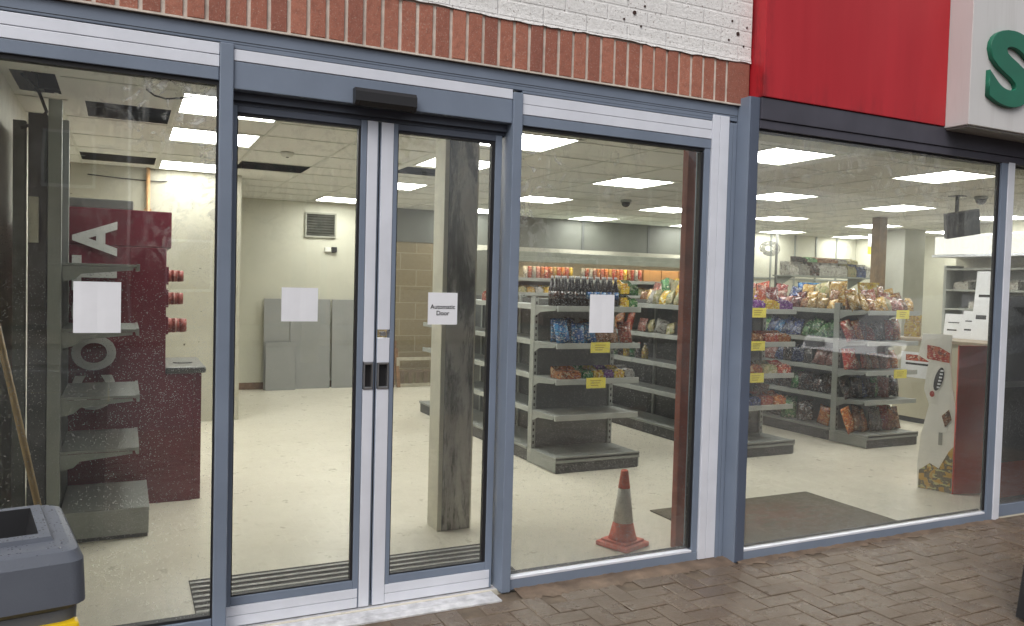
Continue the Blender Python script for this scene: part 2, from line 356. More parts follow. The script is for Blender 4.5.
# glass: front faces carry drops, smears and the mirror of the street
def glassmat(name, seed, drops=.35, smear=.25, haze=.015, sx0=-9, sx1=-8, down=False):
    k = NT(name); v = k.mapping(k.coord(), loc=(seed*3.1, 0, seed*1.7)); vraw = k.coord()
    tr = k.n('ShaderNodeBsdfTransparent'); tr.inputs[0].default_value = (.93, .95, .94, 1)
    gl = k.n('ShaderNodeBsdfGlossy'); gl.inputs['Roughness'].default_value = .015
    wav = k.noise(v, 2.2, 2); bp = k.n('ShaderNodeBump'); bp.inputs['Strength'].default_value = .03; bp.inputs['Distance'].default_value = .02
    k.l(wav.outputs[0], bp.inputs['Height']); k.l(bp.outputs[0], gl.inputs['Normal'])
    fr = k.n('ShaderNodeFresnel'); fr.inputs[0].default_value = 2.05
    m1 = k.n('ShaderNodeMixShader'); k.l(fr.outputs[0], m1.inputs[0]); k.l(tr.outputs[0], m1.inputs[1]); k.l(gl.outputs[0], m1.inputs[2])
    # drops
    vo = k.n('ShaderNodeTexVoronoi'); k.l(v, vo.inputs[0]); vo.inputs['Scale'].default_value = 250; vo.inputs['Randomness'].default_value = 1
    sepc = k.n('ShaderNodeSeparateColor'); k.l(vo.outputs['Color'], sepc.inputs[0])
    present = k.math('LESS_THAN', sepc.outputs[0], k.math('MULTIPLY', k.ramp(k.noise(v, 2.4, 4).outputs[0], [(.35, (.1, .1, .1)), (.65, (1, 1, 1))]), drops))
    rad = k.math('MULTIPLY', sepc.outputs[1], .40)
    drop = k.math('MULTIPLY', present, k.math('LESS_THAN', vo.outputs['Distance'], rad))
    sp = k.n('ShaderNodeSeparateXYZ'); k.l(vraw, sp.inputs[0])
    lowfade = k.math('MULTIPLY', k.math('SUBTRACT', 1.9, sp.outputs[2], True), 1.6, True)
    drop = k.math('MULTIPLY', drop, lowfade)
    # smears (upper glass): curly smudges and vertical runs
    sm = k.noise(v, 7, 7, .75, 2.2); run = k.noise(k.mapping(v, (1, 1, .05)), 24, 3)
    hi = k.math('MULTIPLY', k.math('SUBTRACT', sp.outputs[2], 1.35, True), 1.5, True)
    curl = k.ramp(sm.outputs[0], [(.50, (0, 0, 0)), (.56, (1, 1, 1))])
    runs = k.ramp(run.outputs[0], [(.52, (0, 0, 0)), (.75, (.7, .7, .7))])
    mr = k.n('ShaderNodeMapRange'); k.l(k.math('ADD', sp.outputs[0], k.math('MULTIPLY', k.math('SUBTRACT', k.noise(v, 3.5, 3).outputs[0], .5), .5)), mr.inputs[0]); mr.inputs[1].default_value = sx0; mr.inputs[2].default_value = sx1
    patch = k.math('MULTIPLY', mr.outputs[0], k.ramp(k.noise(v, 2.6, 3).outputs[0], [(.36, (.15, .15, .15)), (.56, (1, 1, 1))]))
    sme = k.math('MULTIPLY', k.math('MULTIPLY', k.math('MAXIMUM', curl, runs), patch), k.math('MULTIPLY', hi, smear))
    edge = k.math('MULTIPLY', k.math('MULTIPLY', k.math('SUBTRACT', .32, sp.outputs[2], True), .9), k.ramp(k.noise(k.mapping(v, (1, 1, .4)), 9, 5, .7).outputs[0], [(.35, (.2, .2, .2)), (.7, (1, 1, 1))]))
    mott = k.math('MULTIPLY', k.ramp(k.noise(v, 1.1, 4, .6).outputs[0], [(.35, (.4, .4, .4)), (.7, (1.7, 1.7, 1.7))]), haze)
    fac = k.math('ADD', k.math('ADD', k.math('MAXIMUM', k.math('MULTIPLY', drop, .40), sme), edge), mott, True)
    df = k.n('ShaderNodeBsdfDiffuse'); df.inputs[0].default_value = (.62, .64, .64, 1)
    tl = k.n('ShaderNodeBsdfTranslucent'); tl.inputs[0].default_value = (.62, .62, .58, 1)
    ms = k.n('ShaderNodeMixShader'); ms.inputs[0].default_value = .4; k.l(df.outputs[0], ms.inputs[1]); k.l(tl.outputs[0], ms.inputs[2])
    m2 = k.n('ShaderNodeMixShader'); k.l(fac, m2.inputs[0]); k.l(m1.outputs[0], m2.inputs[1]); k.l(ms.outputs[0], m2.inputs[2])
    k.l(m2.outputs[0], k.out.inputs[0]); return k.m
k = NT('glass_inner'); tr = k.n('ShaderNodeBsdfTransparent'); tr.inputs[0].default_value = (.97, .98, .97, 1); k.l(tr.outputs[0], k.out.inputs[0]); GIN = k.m
GL = [glassmat('glass_%s' % n, i, *a) for i, (n, a) in enumerate([('one', (.8, .8, .038, .0, .30)), ('two', (.18, .12, .035)), ('three', (.8, .6, .05, .15, -.4)), ('four', (.7, .22, .075))])]

PACKS = {}
def pack(name, c1, c2, c3, scale=17, rough=.26):
    if name in PACKS: return PACKS[name]
    k = NT('pack_'+name); v = k.coord()
    oi = k.n('ShaderNodeObjectInfo'); off = k.n('ShaderNodeVectorMath', operation='SCALE')
    cb = k.n('ShaderNodeCombineXYZ'); k.l(oi.outputs['Random'], cb.inputs[0]); k.l(oi.outputs['Random'], cb.inputs[2])
    k.l(cb.outputs[0], off.inputs[0]); off.inputs['Scale'].default_value = 9
    ad = k.n('ShaderNodeVectorMath', operation='ADD'); k.l(v, ad.inputs[0]); k.l(off.outputs[0], ad.inputs[1])
    n1 = k.noise(ad.outputs[0], scale, 2, .5, .6); n2 = k.noise(k.mapping(ad.outputs[0], (1, 1, 2.2)), scale*2.6, 2, .5)
    c = k.ramp(n1.outputs[0], [(0, c1), (.47, c2), (.56, c1), (.64, c3)], 'CONSTANT')
    c = k.mixc(k.ramp(n2.outputs[0], [(.59, (0, 0, 0)), (.60, (.85, .85, .85))], 'CONSTANT'), c, c4(c3))
    c = k.mixc(k.ramp(k.noise(ad.outputs[0], scale*1.7, 3, .6).outputs[0], [(.0, (.75, .75, .75)), (.40, (0, 0, 0))], 'CONSTANT'), c, (c1[0]*.22, c1[1]*.22, c1[2]*.22, 1))
    c = k.mixc(1.0, c, k.ramp(oi.outputs['Random'], [(0, (.45, .45, .45)), (1, (1, 1, 1))]), 'MULTIPLY')
    cr = k.noise(ad.outputs[0], 30, 3, .6, 1.0)
    k.bsdf(c, rough, 0, .7, cr.outputs[0], .35, .007)
    PACKS[name] = k.m; return k.m
P_GOLD = pack('gold', (.50, .27, .05), (.62, .42, .14), (.75, .66, .45))
P_BROWN = pack('brown', (.20, .075, .03), (.34, .15, .06), (.62, .5, .36))
P_RED = pack('red', (.40, .035, .025), (.52, .12, .05), (.70, .55, .42))
P_ORANGE = pack('orange', (.55, .17, .025), (.36, .07, .02), (.70, .52, .30))
P_PINK = pack('pink', (.42, .17, .14), (.30, .09, .07), (.66, .55, .48))
P_DARK = pack('dark', (.025, .022, .025), (.10, .045, .03), (.38, .36, .36))
P_BLUE = pack('blue', (.015, .10, .34), (.04, .25, .52), (.60, .66, .72))
P_NAVY = pack('navy', (.012, .022, .10), (.03, .06, .22), (.38, .42, .52))
P_GREEN = pack('green', (.025, .16, .05), (.10, .30, .09), (.55, .60, .38))
P_YELLOW = pack('yellow', (.70, .50, .04), (.55, .28, .03), (.78, .72, .50))
P_PURPLE = pack('purple', (.16, .03, .25), (.28, .08, .36), (.66, .58, .70))
P_WHITE = pack('white', (.58, .57, .53), (.45, .43, .38), (.25, .22, .20))
P_MAROON = pack('maroon', (.17, .02, .025), (.26, .06, .05), (.55, .45, .42))
P_CREAM = pack('cream', (.55, .46, .24), (.36, .38, .18), (.70, .66, .50))
P_CARD = plain('cardboard', (.40, .22, .09), .8, 0, .12, 10)
WHITECAP = plain('bottle_cap', (.55, .55, .56), .4)
REDCAP = plain('bottle_cap_red', (.45, .03, .02), .4)
COLA = plain('cola', (.012, .010, .014), .12)

# ------------------------------------------------------------------ camera, light
CAMH = 1.4; DY = 3.247
yaw, pitch, roll, FPX = R(25.902), R(-1.9876), R(-1.5125), 801.0
cam = bpy.data.cameras.new('camera'); co = bpy.data.objects.new('camera', cam); COL.objects.link(co); sc.camera = co
f = Vector((math.sin(yaw)*math.cos(pitch), math.cos(yaw)*math.cos(pitch), math.sin(pitch)))
r = Vector((math.cos(yaw), -math.sin(yaw), 0)); d = f.cross(r)
r2 = math.cos(roll)*r+math.sin(roll)*d; d2 = -math.sin(roll)*r+math.cos(roll)*d
M = Matrix((r2, -d2, -f)).transposed().to_4x4(); M.translation = (0, -DY, CAMH); co.matrix_world = M
cam.sensor_width = 36; cam.lens = 36*FPX/1024; cam.clip_start = .05; cam.clip_end = 500

w = bpy.data.worlds.new('World'); sc.world = w; w.use_nodes = True
nt = w.node_tree; nt.nodes.clear()
sky = nt.nodes.new('ShaderNodeTexSky'); sky.sky_type = 'NISHITA'; sky.sun_disc = False
SUN_EL, SUN_ROT = 48, 222
sky.sun_elevation = R(SUN_EL); sky.sun_rotation = R(SUN_ROT); sky.dust_density = 4; sky.air_density = 1.0; sky.ozone_density = 1
hs = nt.nodes.new('ShaderNodeHueSaturation'); hs.inputs['Saturation'].default_value = .30
bg = nt.nodes.new('ShaderNodeBackground'); bg.inputs[1].default_value = .145
wo = nt.nodes.new('ShaderNodeOutputWorld')
nt.links.new(sky.outputs[0], hs.inputs['Color']); nt.links.new(hs.outputs[0], bg.inputs[0]); nt.links.new(bg.outputs[0], wo.inputs[0])
sl = bpy.data.lights.new('sun', 'SUN'); sl.energy = 1.1; sl.angle = R(40); sl.color = (1, .97, .93)
so = bpy.data.objects.new('sun', sl); COL.objects.link(so)
az = R(SUN_ROT)   # sky rotation: 0 = +Y, clockwise from above
sdir = Vector((math.sin(az)*math.cos(R(SUN_EL)), math.cos(az)*math.cos(R(SUN_EL)), math.sin(R(SUN_EL))))
so.rotation_euler = (-sdir).to_track_quat('-Z', 'Y').to_euler()
vs = sc.view_settings; vs.view_transform = 'Standard'; vs.look = 'None'; vs.exposure = 0.0; vs.gamma = 1; vs.use_curve_mapping = False
sc.cycles.use_denoising = True; sc.cycles.sample_clamp_indirect = 4; sc.cycles.max_bounces = 8; sc.cycles.diffuse_bounces = 4
sc.cycles.transparent_max_bounces = 16; sc.cycles.caustics_reflective = False; sc.cycles.caustics_refractive = False

def S(y): return (DY+y)/DY         # facade reading -> same sight line at depth y
def fx(x, y): return x*S(y)
def fz(z, y): return CAMH+(z-CAMH)*S(y)

# ------------------------------------------------------------------ setting: ground
XL, XR, YB = -.56, 12.0, 7.2
CZ = 2.4; XG = 10.4
tag(MB().poly([(-150, -150, -.03), (150, -150, -.03), (150, 150, -.03), (-150, 150, -.03)]).build('ground', ASPHALT), kind='structure')
# pavement: real pavers in 90 degree herringbone
mb = MB(); tone = mb.bm.faces.layers.float.new('tone')
mb.box(-3.5, 7.5, -4.6, -.002, -.02, -.006, 1)
L_, W_ = .2, .1; g = .0025
def paver(x0, x1, y0, y1):
    z = random.uniform(-.0015, .0015); tx = random.uniform(-.0012, .0012); b_ = .005; t_ = random.random()
    P = [(x0+g, y0+g), (x1-g, y0+g), (x1-g, y1-g), (x0+g, y1-g)]
    Q = [(x0+g+b_, y0+g+b_), (x1-g-b_, y0+g+b_), (x1-g-b_, y1-g-b_), (x0+g+b_, y1-g-b_)]
    lo = [mb.bm.verts.new((x, y, -.008)) for x, y in P]
    md = [mb.bm.verts.new((x, y, z-.0018)) for x, y in P]
    hi = [mb.bm.verts.new((x, y, z+tx*((i % 2)*2-1))) for i, (x, y) in enumerate(Q)]
    fs = [mb.bm.faces.new(hi)]
    for i in range(4):
        j = (i+1) % 4
        fs.append(mb.bm.faces.new([md[i], md[j], hi[j], hi[i]])); fs.append(mb.bm.faces.new([lo[i], lo[j], md[j], md[i]]))
    for q in fs: q[tone] = t_
for i in range(-80, 120):
    for j in range(-80, 60):
        # herringbone lattice on a 0.1 m grid: period 4 along the diagonal
        kx = (i-j) % 4
        x, y = i*W_, j*W_
        if kx == 0: rect = (x, x+L_, y, y+W_)
        elif kx == 3: rect = (x, x+W_, y, y+L_)
        else: continue
        x0, x1, y0, y1 = rect
        if x0 < -1.2 or x1 > 6.8 or y0 < -3.6 or y1 > -.02: continue
        if x1 < 2.9 and y1 > -.09: continue
        if y1 > -.03: continue
        paver(*rect)
tag(mb.build('pavement', [PAVER, JOINT]), kind='structure')
# dirty mortar fillet along the sills
mb = MB()
def fillet(x0, x1, y0, y1, n):
    prev = None
    for i in range(n+1):
        t_ = i/n; x = x0+(x1-x0)*t_; wv = random.uniform(-.03, .02)
        row = [mb.bm.verts.new((x, y1, .012+random.uniform(-.003, .003))), mb.bm.verts.new((x, (y0+y1)/2+wv*.5, .008+random.uniform(-.003, .003))), mb.bm.verts.new((x, y0+wv, -.002))]
        if prev:
            for a in (0, 1): mb.bm.faces.new([prev[a], prev[a+1], row[a+1], row[a]]).smooth = True
        prev = row
fillet(1.62, 2.84, -.11, .03, 60); fillet(-.8, .3, -.09, .03, 50); fillet(2.86, 5.0, -.125, -.07, 80)
tag(mb.build('kerb_strip', DIRTSTRIP), kind='structure')

# ------------------------------------------------------------------ setting: the room
tag(MB().box(XL-.1, 2.86, .03, YB+.1, -.02, .004).box(2.86, XR+.1, -.06, YB+.1, -.02, .0041).build('floor', FLOOR), kind='structure')
# ceiling with missing tiles
XE = [-1.0, -.34, .27, .88, 1.49, 2.2]+[2.2+.61*i for i in range(1, 15)]
holes = set()
lights = []
mb = MB()
def lights_left():  return [(.27, 1.47), (.27, 2.60), (.27, 4.32), (2.2, 1.47), (2.2, 2.69), (2.2, 4.52), (2.2, 6.35)]
LGT = [(.27, 1.47, .61), (.27, 2.60, .58), (.27, 4.32, .61), (2.2, 1.48, .6), (2.2, 2.70, .6), (2.2, 4.50, .6), (2.13, 6.34, .6)]
for cx in (4.03, 5.86, 7.69, 9.52, 11.2):
    for cy in ((.95, 2.83, 4.70, 6.5) if cx < 11 else (4.7, 6.5)): LGT.append((cx, cy, .6))
HOL = [(-.52, 1.43, .20, .50), (-.21, 2.04, .46, .50), (-.34, 4.25, .58, .48), (.89, 3.95, .60, .50), (2.2, 3.42, .5, .45)]
cuts = [(x, x+.6, y, y+s) for x, y, s in LGT]+[(x, x+w_, y, y+h_) for x, y, w_, h_ in HOL]
xs = sorted({round(v_, 3) for c_ in cuts for v_ in c_[:2]} | {XL-.1, XR+.1, 2.88}); ys = sorted({round(v_, 3) for c_ in cuts for v_ in c_[2:]} | {.06, YB+.1})
for xa, xb in zip(xs, xs[1:]):
    for ya, yb in zip(ys, ys[1:]):
        mx, my = (xa+xb)/2, (ya+yb)/2
        if any(c_[0] < mx < c_[1] and c_[2] < my < c_[3] for c_ in cuts): continue
        mb.poly([(xa, ya, CZ), (xa, yb, CZ), (xb, yb, CZ), (xb, ya, CZ)])
# T bars
def incut(x, y): return any(c_[0]-.001 < x < c_[1]+.001 and c_[2]-.001 < y < c_[3]+.001 for c_ in cuts)
def bars(x0, x1, y0, y1, xs_, ys_, z):
    for x in xs_:
        y = y0
        while y < y1:
            if not incut(x, y+.15): mb.box(x-.010, x+.010, y, min(y+.3, y1), z-.004, z-.0005, 1)
            y += .3
    for y in ys_:
        x = x0
        while x < x1:
            if not incut(x+.15, y): mb.box(x, min(x+.3, x1), y-.010, y+.010, z-.0045, z-.0007, 1)
            x += .3
bars(-.6, 2.2, .1, YB, [-.345, .262, .885, 1.49, 2.12], [.25, .86, 1.46, 2.075, 2.59, 3.30, 3.93, 4.46, 5.22, 5.8, 6.4, 7.0], CZ)
bars(2.2, XR, .1, YB, [2.81, 3.42]+[4.02+.61*i for i in range(13)], [.33+.623*i for i in range(11)], CZ)
ceil = tag(mb.build('ceiling', [TILE, TBAR]), kind='structure')
mb = MB()
mb.box(XL-.2, XR+.2, .06, YB+.2, 2.85, 3.0)
for i in range(14): mb.box(XL, XR, .4+i*.5, .46+i*.5, 2.72, 2.84)
tag(mb.build('roof_void', VOID), kind='structure')
# walls
PLASTER_L = PLASTER
tag(MB().box(XL-.12, XL, .02, 5.0, 0, 2.84).build('wall', plain('daylit_scuffed_plaster', (.84, .82, .74), .8, 0, .10, 6, .2, 40)), kind='structure')  # plaster lightened to carry the daylight falling on the left wall
tag(MB().box(XL-.12, 1.03, 4.99, YB+.15, 0, 2.84).build('wall', PLASTER), kind='structure')
tag(MB().box(1.0, 3.0, YB, YB+.15, 0, 2.84).build('wall', CREAM), kind='structure')
mb = MB(); mb.box(3.0, 8.75, YB, YB+.15, 0, 1.95, 0); mb.box(3.0, 8.75, YB-.01, YB+.15, 1.95, 2.84, 1)
for x in (5.0, 6.2, 7.4): mb.box(x, x+.04, YB-.02, YB-.01, 1.95, CZ, 2)
tag(mb.build('wall', [BLOCK, DARKWALL, RUNBACK]), kind='structure')
mb = MB(); mb.box(8.75, XR+.1, YB, YB+.15, 0, 2.84)
for x in (9.0, 9.45, 9.95, 10.5, 11.0, 11.5): mb.box(x, x+.03, YB-.016, YB, 0, CZ, 1)
mb.box(8.75, XR, YB-.012, YB, 1.62, 1.65, 1)
tag(mb.build('wall', [CREAM, STEEL]), kind='structure')
tag(MB().box(XR, XR+.12, 4.1, YB+.1, 0, 2.84).build('wall', CREAM), kind='structure')
tag(MB().box(XG, XR+.12, -.05, 4.1, 0, 2.84).build('wall', CREAM), kind='structure')
for x0, x1, y in [(1.03, 3.0, YB-.012)]:
    tag(MB().box(x0, x1, y, YB, .004, .09).build('skirting', WOODD), kind='structure')

# ------------------------------------------------------------------ front wall of the building
t = thing('shop_front_wall', 'white painted brick wall with a red brick soldier course over the doors', 'wall', (0, 0, 2.35))
mb = MB()
# ragged lower paint line
mb.box(-4, 2.895, -.02, .3, 2.585, 5.2)
n = 200; prev = None
for i in range(n+1):
    x = -4+6.895*i/n; z = 2.568+.004*math.sin(x*7)+random.uniform(-.0035, .0035)
    a = mb.bm.verts.new((x, -.025, z)); b_ = mb.bm.verts.new((x, -.021, 2.60)); 
    if prev: mb.bm.faces.new([prev[0], a, b_, prev[1]])
    prev = (a, b_)
mb.build('painted_wall', PBRICK, t, (0, 0, 2.35))
mb = MB(); tone = mb.bm.faces.layers.float.new('tone')
mb.box(-4, 2.895, -.012, .3, 2.352, 2.584, 1)
mb.box(-4, 2.895, -.022, -.012, 2.350, 2.3575, 1)
x = -4.0
while x < 2.86:
    wd = .0655 if x < 2.75 else 2.892-x
    n0 = len(mb.bm.faces)
    jz = random.uniform(-.002, .002)
    mb.box(x+.003, x+wd-.003, -.019+random.uniform(-.002, .002), .1, 2.359+jz, 2.566+jz, 0, .0025)
    mb.bm.faces.ensure_lookup_table(); tv = random.random()
    for q in mb.bm.faces[n0:]: q[tone] = tv
    x += wd+.0095
mb.build('soldier_course', [BRICK, MORTAR], t, (0, 0, 2.35))
# bolt holes left in the paint
mb = MB()
for cx, cz in ((2.171, 2.708), (2.803, 2.709)):
    mb.tube((cx, -.024, cz), (cx, -.018, cz), .010, n=9)
    for a in range(4):
        mb.tube((cx+.07*math.cos(a*1.57+.6), -.024, cz+.07*math.sin(a*1.57+.6)), (cx+.07*math.cos(a*1.57+.6), -.018, cz+.07*math.sin(a*1.57+.6)), .0055, n=8)
mb.build('bolt_holes', plain('hole_rust', (.05, .025, .02), .9), t, (0, 0, 2.35))
# right part: wall behind the fascia and the front wall inside face
tag(MB().box(2.895, 7.5, .05, .2, 2.24, 5.2).build('wall', CREAM), kind='structure')
tag(MB().box(XL-3.5, XL-.12, .02, .3, 0, 2.36).build('wall', PBRICK), kind='structure')

# ------------------------------------------------------------------ shopfront frames
def pane(name, x0, x1, y, z0, z1, mat, parent, org):
    mb = MB(); mb.box(x0, x1, y, y+.008, z0, z1, 1)
    mb.bm.faces.ensure_lookup_table()
    for q in mb.bm.faces:
        if q.calc_center_median().y < y+.001: q.material_index = 0
    return mb.build(name, [mat, GIN], parent, org)
# left window
o_ = (-.2, 0, 0)
t = thing('shop_window', 'wide shop window left of the sliding doors with a blank paper on its glass', 'window', o_)
mb = MB()
mb.box(-1.4, .318, 0, .07, 2.147, 2.195, 0, .003).box(-1.4, .318, 0, .07, .012, .075, 0, .003)
mb.box(.320, .370, -.012, .09, .0, 2.288, 0, .004)
mb.box(-1.4, 2.836, -.004, .07, 2.289, 2.349, 0, .003).box(.370, 2.836, -.003, .07, 2.272, 2.2885, 0, .002).box(1.60, 2.674, -.003, .07, 2.260, 2.2715, 0, .002)
mb.box(-1.4, 2.836, -.0052, -.0045, 2.2985, 2.3005, 1)
mb.box(-1.4, -1.33, 0, .07, .075, 2.147, 0, .003)
mb.build('frame', [FRAME, RUBBER], t, o_)
MB().box(-1.33, .319, -.002, .06, 2.197, 2.240, 0, .002).box(-1.33, .319, -.002, .06, 2.2425, 2.286, 0, .002).build('transom_strip', ALU, t, o_)
mb = MB(); mb.box(-1.33, .3195, .012, .05, 2.130, 2.1468).box(-1.33, .3195, .012, .05, .0752, .087).box(.313, .3198, .010, .030, .087, 2.130); mb.build('gasket', RUBBER, t, o_)
pane('glass_pane', -1.33, .313, .028, .087, 2.130, GL[0], t, o_)
# middle window
o_ = (2.2, 0, 0)
t = thing('shop_window', 'tall shop window between the sliding doors and the corner post', 'window', o_)
mb = MB()
mb.box(1.553, 1.600, -.012, .15, .0, 2.259, 0, .004)
mb.box(1.600, 2.674, 0, .07, 2.118, 2.165, 0, .003).box(1.600, 2.674, 0, .07, .004, .052, 0, .003)
mb.box(2.638, 2.673, .002, .07, .052, 2.118, 0, .003)
mb.box(2.783, 2.808, -.006, .06, .002, 2.262, 0, .003).box(2.811, 2.836, -.004, .06, 0, 2.262, 0, .003)
mb.build('frame', FRAME, t, o_)
MB().box(1.602, 2.674, -.002, .06, 2.167, 2.212, 0, .002).box(1.602, 2.674, -.002, .06, 2.2135, 2.258, 0, .002).build('transom_strip', ALU, t, o_)
MB().box(2.676, 2.7215, -.008, .06, .012, 2.29, 0, .002).box(2.7235, 2.781, -.008, .06, .012, 2.29, 0, .002).build('roller_guide', ALU, t, o_)
MB().box(1.601, 2.637, -.001, .04, .0525, .064, 0, .002).build('glazing_bead', ALU, t, o_)
mb = MB(); mb.box(1.601, 2.637, .012, .05, 2.104, 2.1178).box(1.601, 2.637, .0405, .05, .0642, .074).box(2.622, 2.6375, .010, .040, .074, 2.098).box(1.6005, 1.607, .012, .05, .074, 2.104)
mb.build('gasket', RUBBER, t, o_)
pane('glass_pane', 1.607, 2.622, .028, .070, 2.104, GL[2], t, o_)
# right window (stands 9 cm proud)
YR = -.09
o_ = (4.0, YR, 0)
t = thing('shop_window', 'large shop window under the red fascia right of the corner post', 'window', o_)
mb = MB()
mb.box(2.838, 2.848, YR+.003, .05, .0, 2.387, 0, .002)
mb.box(2.905, 4.86, YR+.002, YR+.07, .004, .05, 0, .003)
mb.box(4.853, 4.859, YR+.004, YR+.026, .05, 2.23, 0, .001).box(4.86, 4.918, YR-.002, YR+.026, .0, 2.24, 0, .003)
mb.box(4.985, 5.005, YR+.01, YR+.09, .0, 2.24, 0, .003)
mb.box(5.006, 6.6, YR+.03, YR+.09, .004, .08, 0, .003).box(6.6, 6.67, YR, YR+.09, 0, 2.24, 0, .003)
mb.build('frame', FRAME, t, o_)
MB().box(2.8485, 2.905, YR, .05, .0, 2.387, 0, .003).build('corner_post', FRAME_POST_SHADE, t, o_)
MB().box(4.92, 4.982, YR-.006, YR+.06, .0, 2.24, 0, .003).build('roller_guide', ALU, t, o_)
mb = MB(); mb.box(2.9055, 6.67, YR-.004, YR+.09, 2.232, 2.275, 0, .003).box(2.9055, 7.2, YR-.012, .0, 2.277, 2.387, 0, .004); mb.build('head_box', FRAME_SHADE_PLUM, t, o_)
MB().box(2.905, 4.852, YR+.001, YR+.04, .0505, .062, 0, .002).build('glazing_bead', ALU, t, o_)
mb = MB(); mb.box(2.906, 4.8525, YR+.012, YR+.05, 2.222, 2.2318).box(2.906, 4.8525, YR+.0405, YR+.05, .0622, .072).box(4.836, 4.8525, YR+.006, YR+.024, .072, 2.222)
mb.box(5.006, 6.6, YR+.04, YR+.06, 2.222, 2.2318).box(5.006, 5.03, YR+.03, YR+.07, .08, 2.222); mb.build('gasket', RUBBER, t, o_)
pane('glass_pane', 2.906, 4.836, YR+.014, .068, 2.222, GL[3], t, o_)
pane('glass_pane', 5.03, 6.6, YR+.04, .08, 2.222, GL[3], t, o_)

# ------------------------------------------------------------------ sliding doors
YD = .06
o_ = (.95, YD, 0)
t = thing('sliding_door', 'blue grey double sliding door with pale meeting stiles and a ribbed mat behind', 'door', o_)
mb = MB(); mb.box(.370, 1.552, .0, .10, 2.122, 2.226, 0, .003); mb.build('head_panel', FRAME, t, o_)
MB().box(.370, 1.552, -.002, .06, 2.228, 2.271, 0, .002).build('transom_strip', ALU, t, o_)
mb = MB(); mb.box(.370, 1.552, YD+.01, YD+.06, 2.076, 2.13).box(.370, 1.552, YD-.012, YD+.008, 2.090, 2.121, 0, .002); mb.build('track_cover', FRAME_RECESS_SHADE, t, o_)
MB().box(.30, 1.525, -.085, .04, -.012, .0015, 0, .002).box(.30, 1.525, -.03, -.026, .0015, .003).box(.37, 1.552, .045, .12, -.01, .0042).build('threshold', THRESH, t, o_)
def leaf(x0, x1, hand, gm):
    y0, y1 = YD, YD+.045
    A = lambda v_: v_*S(YD)
    zt, zb = 2.073, .008
    f_ = MB()
    if hand == 'L':
        sL, sR = x0+.022, x1-.080
        f_.box(x0, sL, y0, y1, zb, zt, 0, .003); f_.box(sR, sR+.026, y0, y1, zb, zt, 0, .003)
        f_.box(x1-.008, x1-.001, y0+.005, y1, zb, zt, 0, .003)
        stl = (sR+.027, x1-.009)
    else:
        sL, sR = x0+.077, x1-.032
        f_.box(sR, x1, y0, y1, zb, zt, 0, .003); f_.box(sL-.020, sL, y0, y1, zb, zt, 0, .003)
        f_.box(x0+.0005, x0+.003, y0+.005, y1, zb, zt, 0, .003)
        stl = (x0+.0035, sL-.021)
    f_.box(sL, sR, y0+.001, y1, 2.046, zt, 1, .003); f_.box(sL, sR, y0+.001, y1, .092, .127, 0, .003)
    lf = f_.build('door_leaf', [FRAME, FRAME_RECESS_SHADE], t, o_)
    org = (o_[0], o_[1], 0)
    m_ = MB(); m_.box(stl[0], stl[1], y0-.003, y1-.01, fz(1.20 if hand == 'R' else 1.065, YD), zt-.001, 0, .002)
    if hand == 'R': m_.box(stl[0], stl[1], y0-.003, y1-.01, fz(1.06, YD), fz(1.165, YD), 0, .002)
    m_.box(stl[0], stl[1], y0-.003, y1-.01, zb+.001, fz(.95, YD), 0, .002)
    m_.box(sL-.02 if hand == 'R' else sL-.026, sR+.02, y0-.003, y1-.01, .053, .091, 0, .002)
    m_.box(sL-.02 if hand == 'R' else sL-.026, sR+.02, y0-.003, y1-.01, zb+.002, .051, 0, .002)
    m_.build('cover_strip', ALU, lf, (0, 0, 0)).location = (0, 0, 0)
    lf.children[0].data.transform(Matrix.Translation((-org[0], -org[1], 0)))
    hd = MB(); za, zc = fz(.955, YD), fz(1.06, YD)
    a_, b_ = stl[0]+.002, stl[1]-.002
    hd.box(a_, a_+.006, y0-.007, y0+.02, za, zc, 0, .002).box(b_-.006, b_, y0-.007, y0+.02, za, zc, 0, .002)
    hd.box(a_, b_, y0-.007, y0+.02, za-.004, za+.006, 0, .002).box(a_, b_, y0-.007, y0+.02, zc-.006, zc+.004, 0, .002).box(a_+.006, b_-.006, y0+.015, y0+.02, za, zc, 1)
    hd.build('handle', [CHROME, BLACKP], lf, org)
    if hand == 'R':
        lk = MB(); cx = (stl[0]+stl[1])/2
        lk.box(cx-.012, cx+.012, y0-.001, y0+.02, fz(1.175, YD), fz(1.19, YD), 0, .002).tube((cx, y0-.008, fz(1.1825, YD)), (cx, y0+.01, fz(1.1825, YD)), .010)
        lk.build('lock', CHROME, lf, org)
    gk = MB(); zt2, zb2 = 2.045, .128
    if hand == 'L': gk.box(sR-.010, sR, y0+.006, y0+.03, zb2, zt2).box(sL, sL+.004, y0+.006, y0+.03, zb2, zt2)
    else: gk.box(sR-.016, sR, y0+.006, y0+.03, zb2, zt2).box(sL, sL+.004, y0+.006, y0+.03, zb2, zt2)
    gk.box(sL, sR, y0+.007, y0+.03, zt2-.010, zt2).box(sL, sR, y0+.007, y0+.03, zb2, zb2+.005)
    gk.build('gasket', RUBBER, lf, org)
    pane('glass_pane', sL+.003, sR-.003, y0+.018, zb2+.004, zt2-.004, gm, lf, org)
    return lf
leaf(.372, .966, 'L', GL[1]); leaf(.970, 1.535, 'R', GL[1])
MB().box(.9655, .9705, YD+.012, YD+.04, .07, 2.073).build('brush_seal', RUBBER, t, o_)
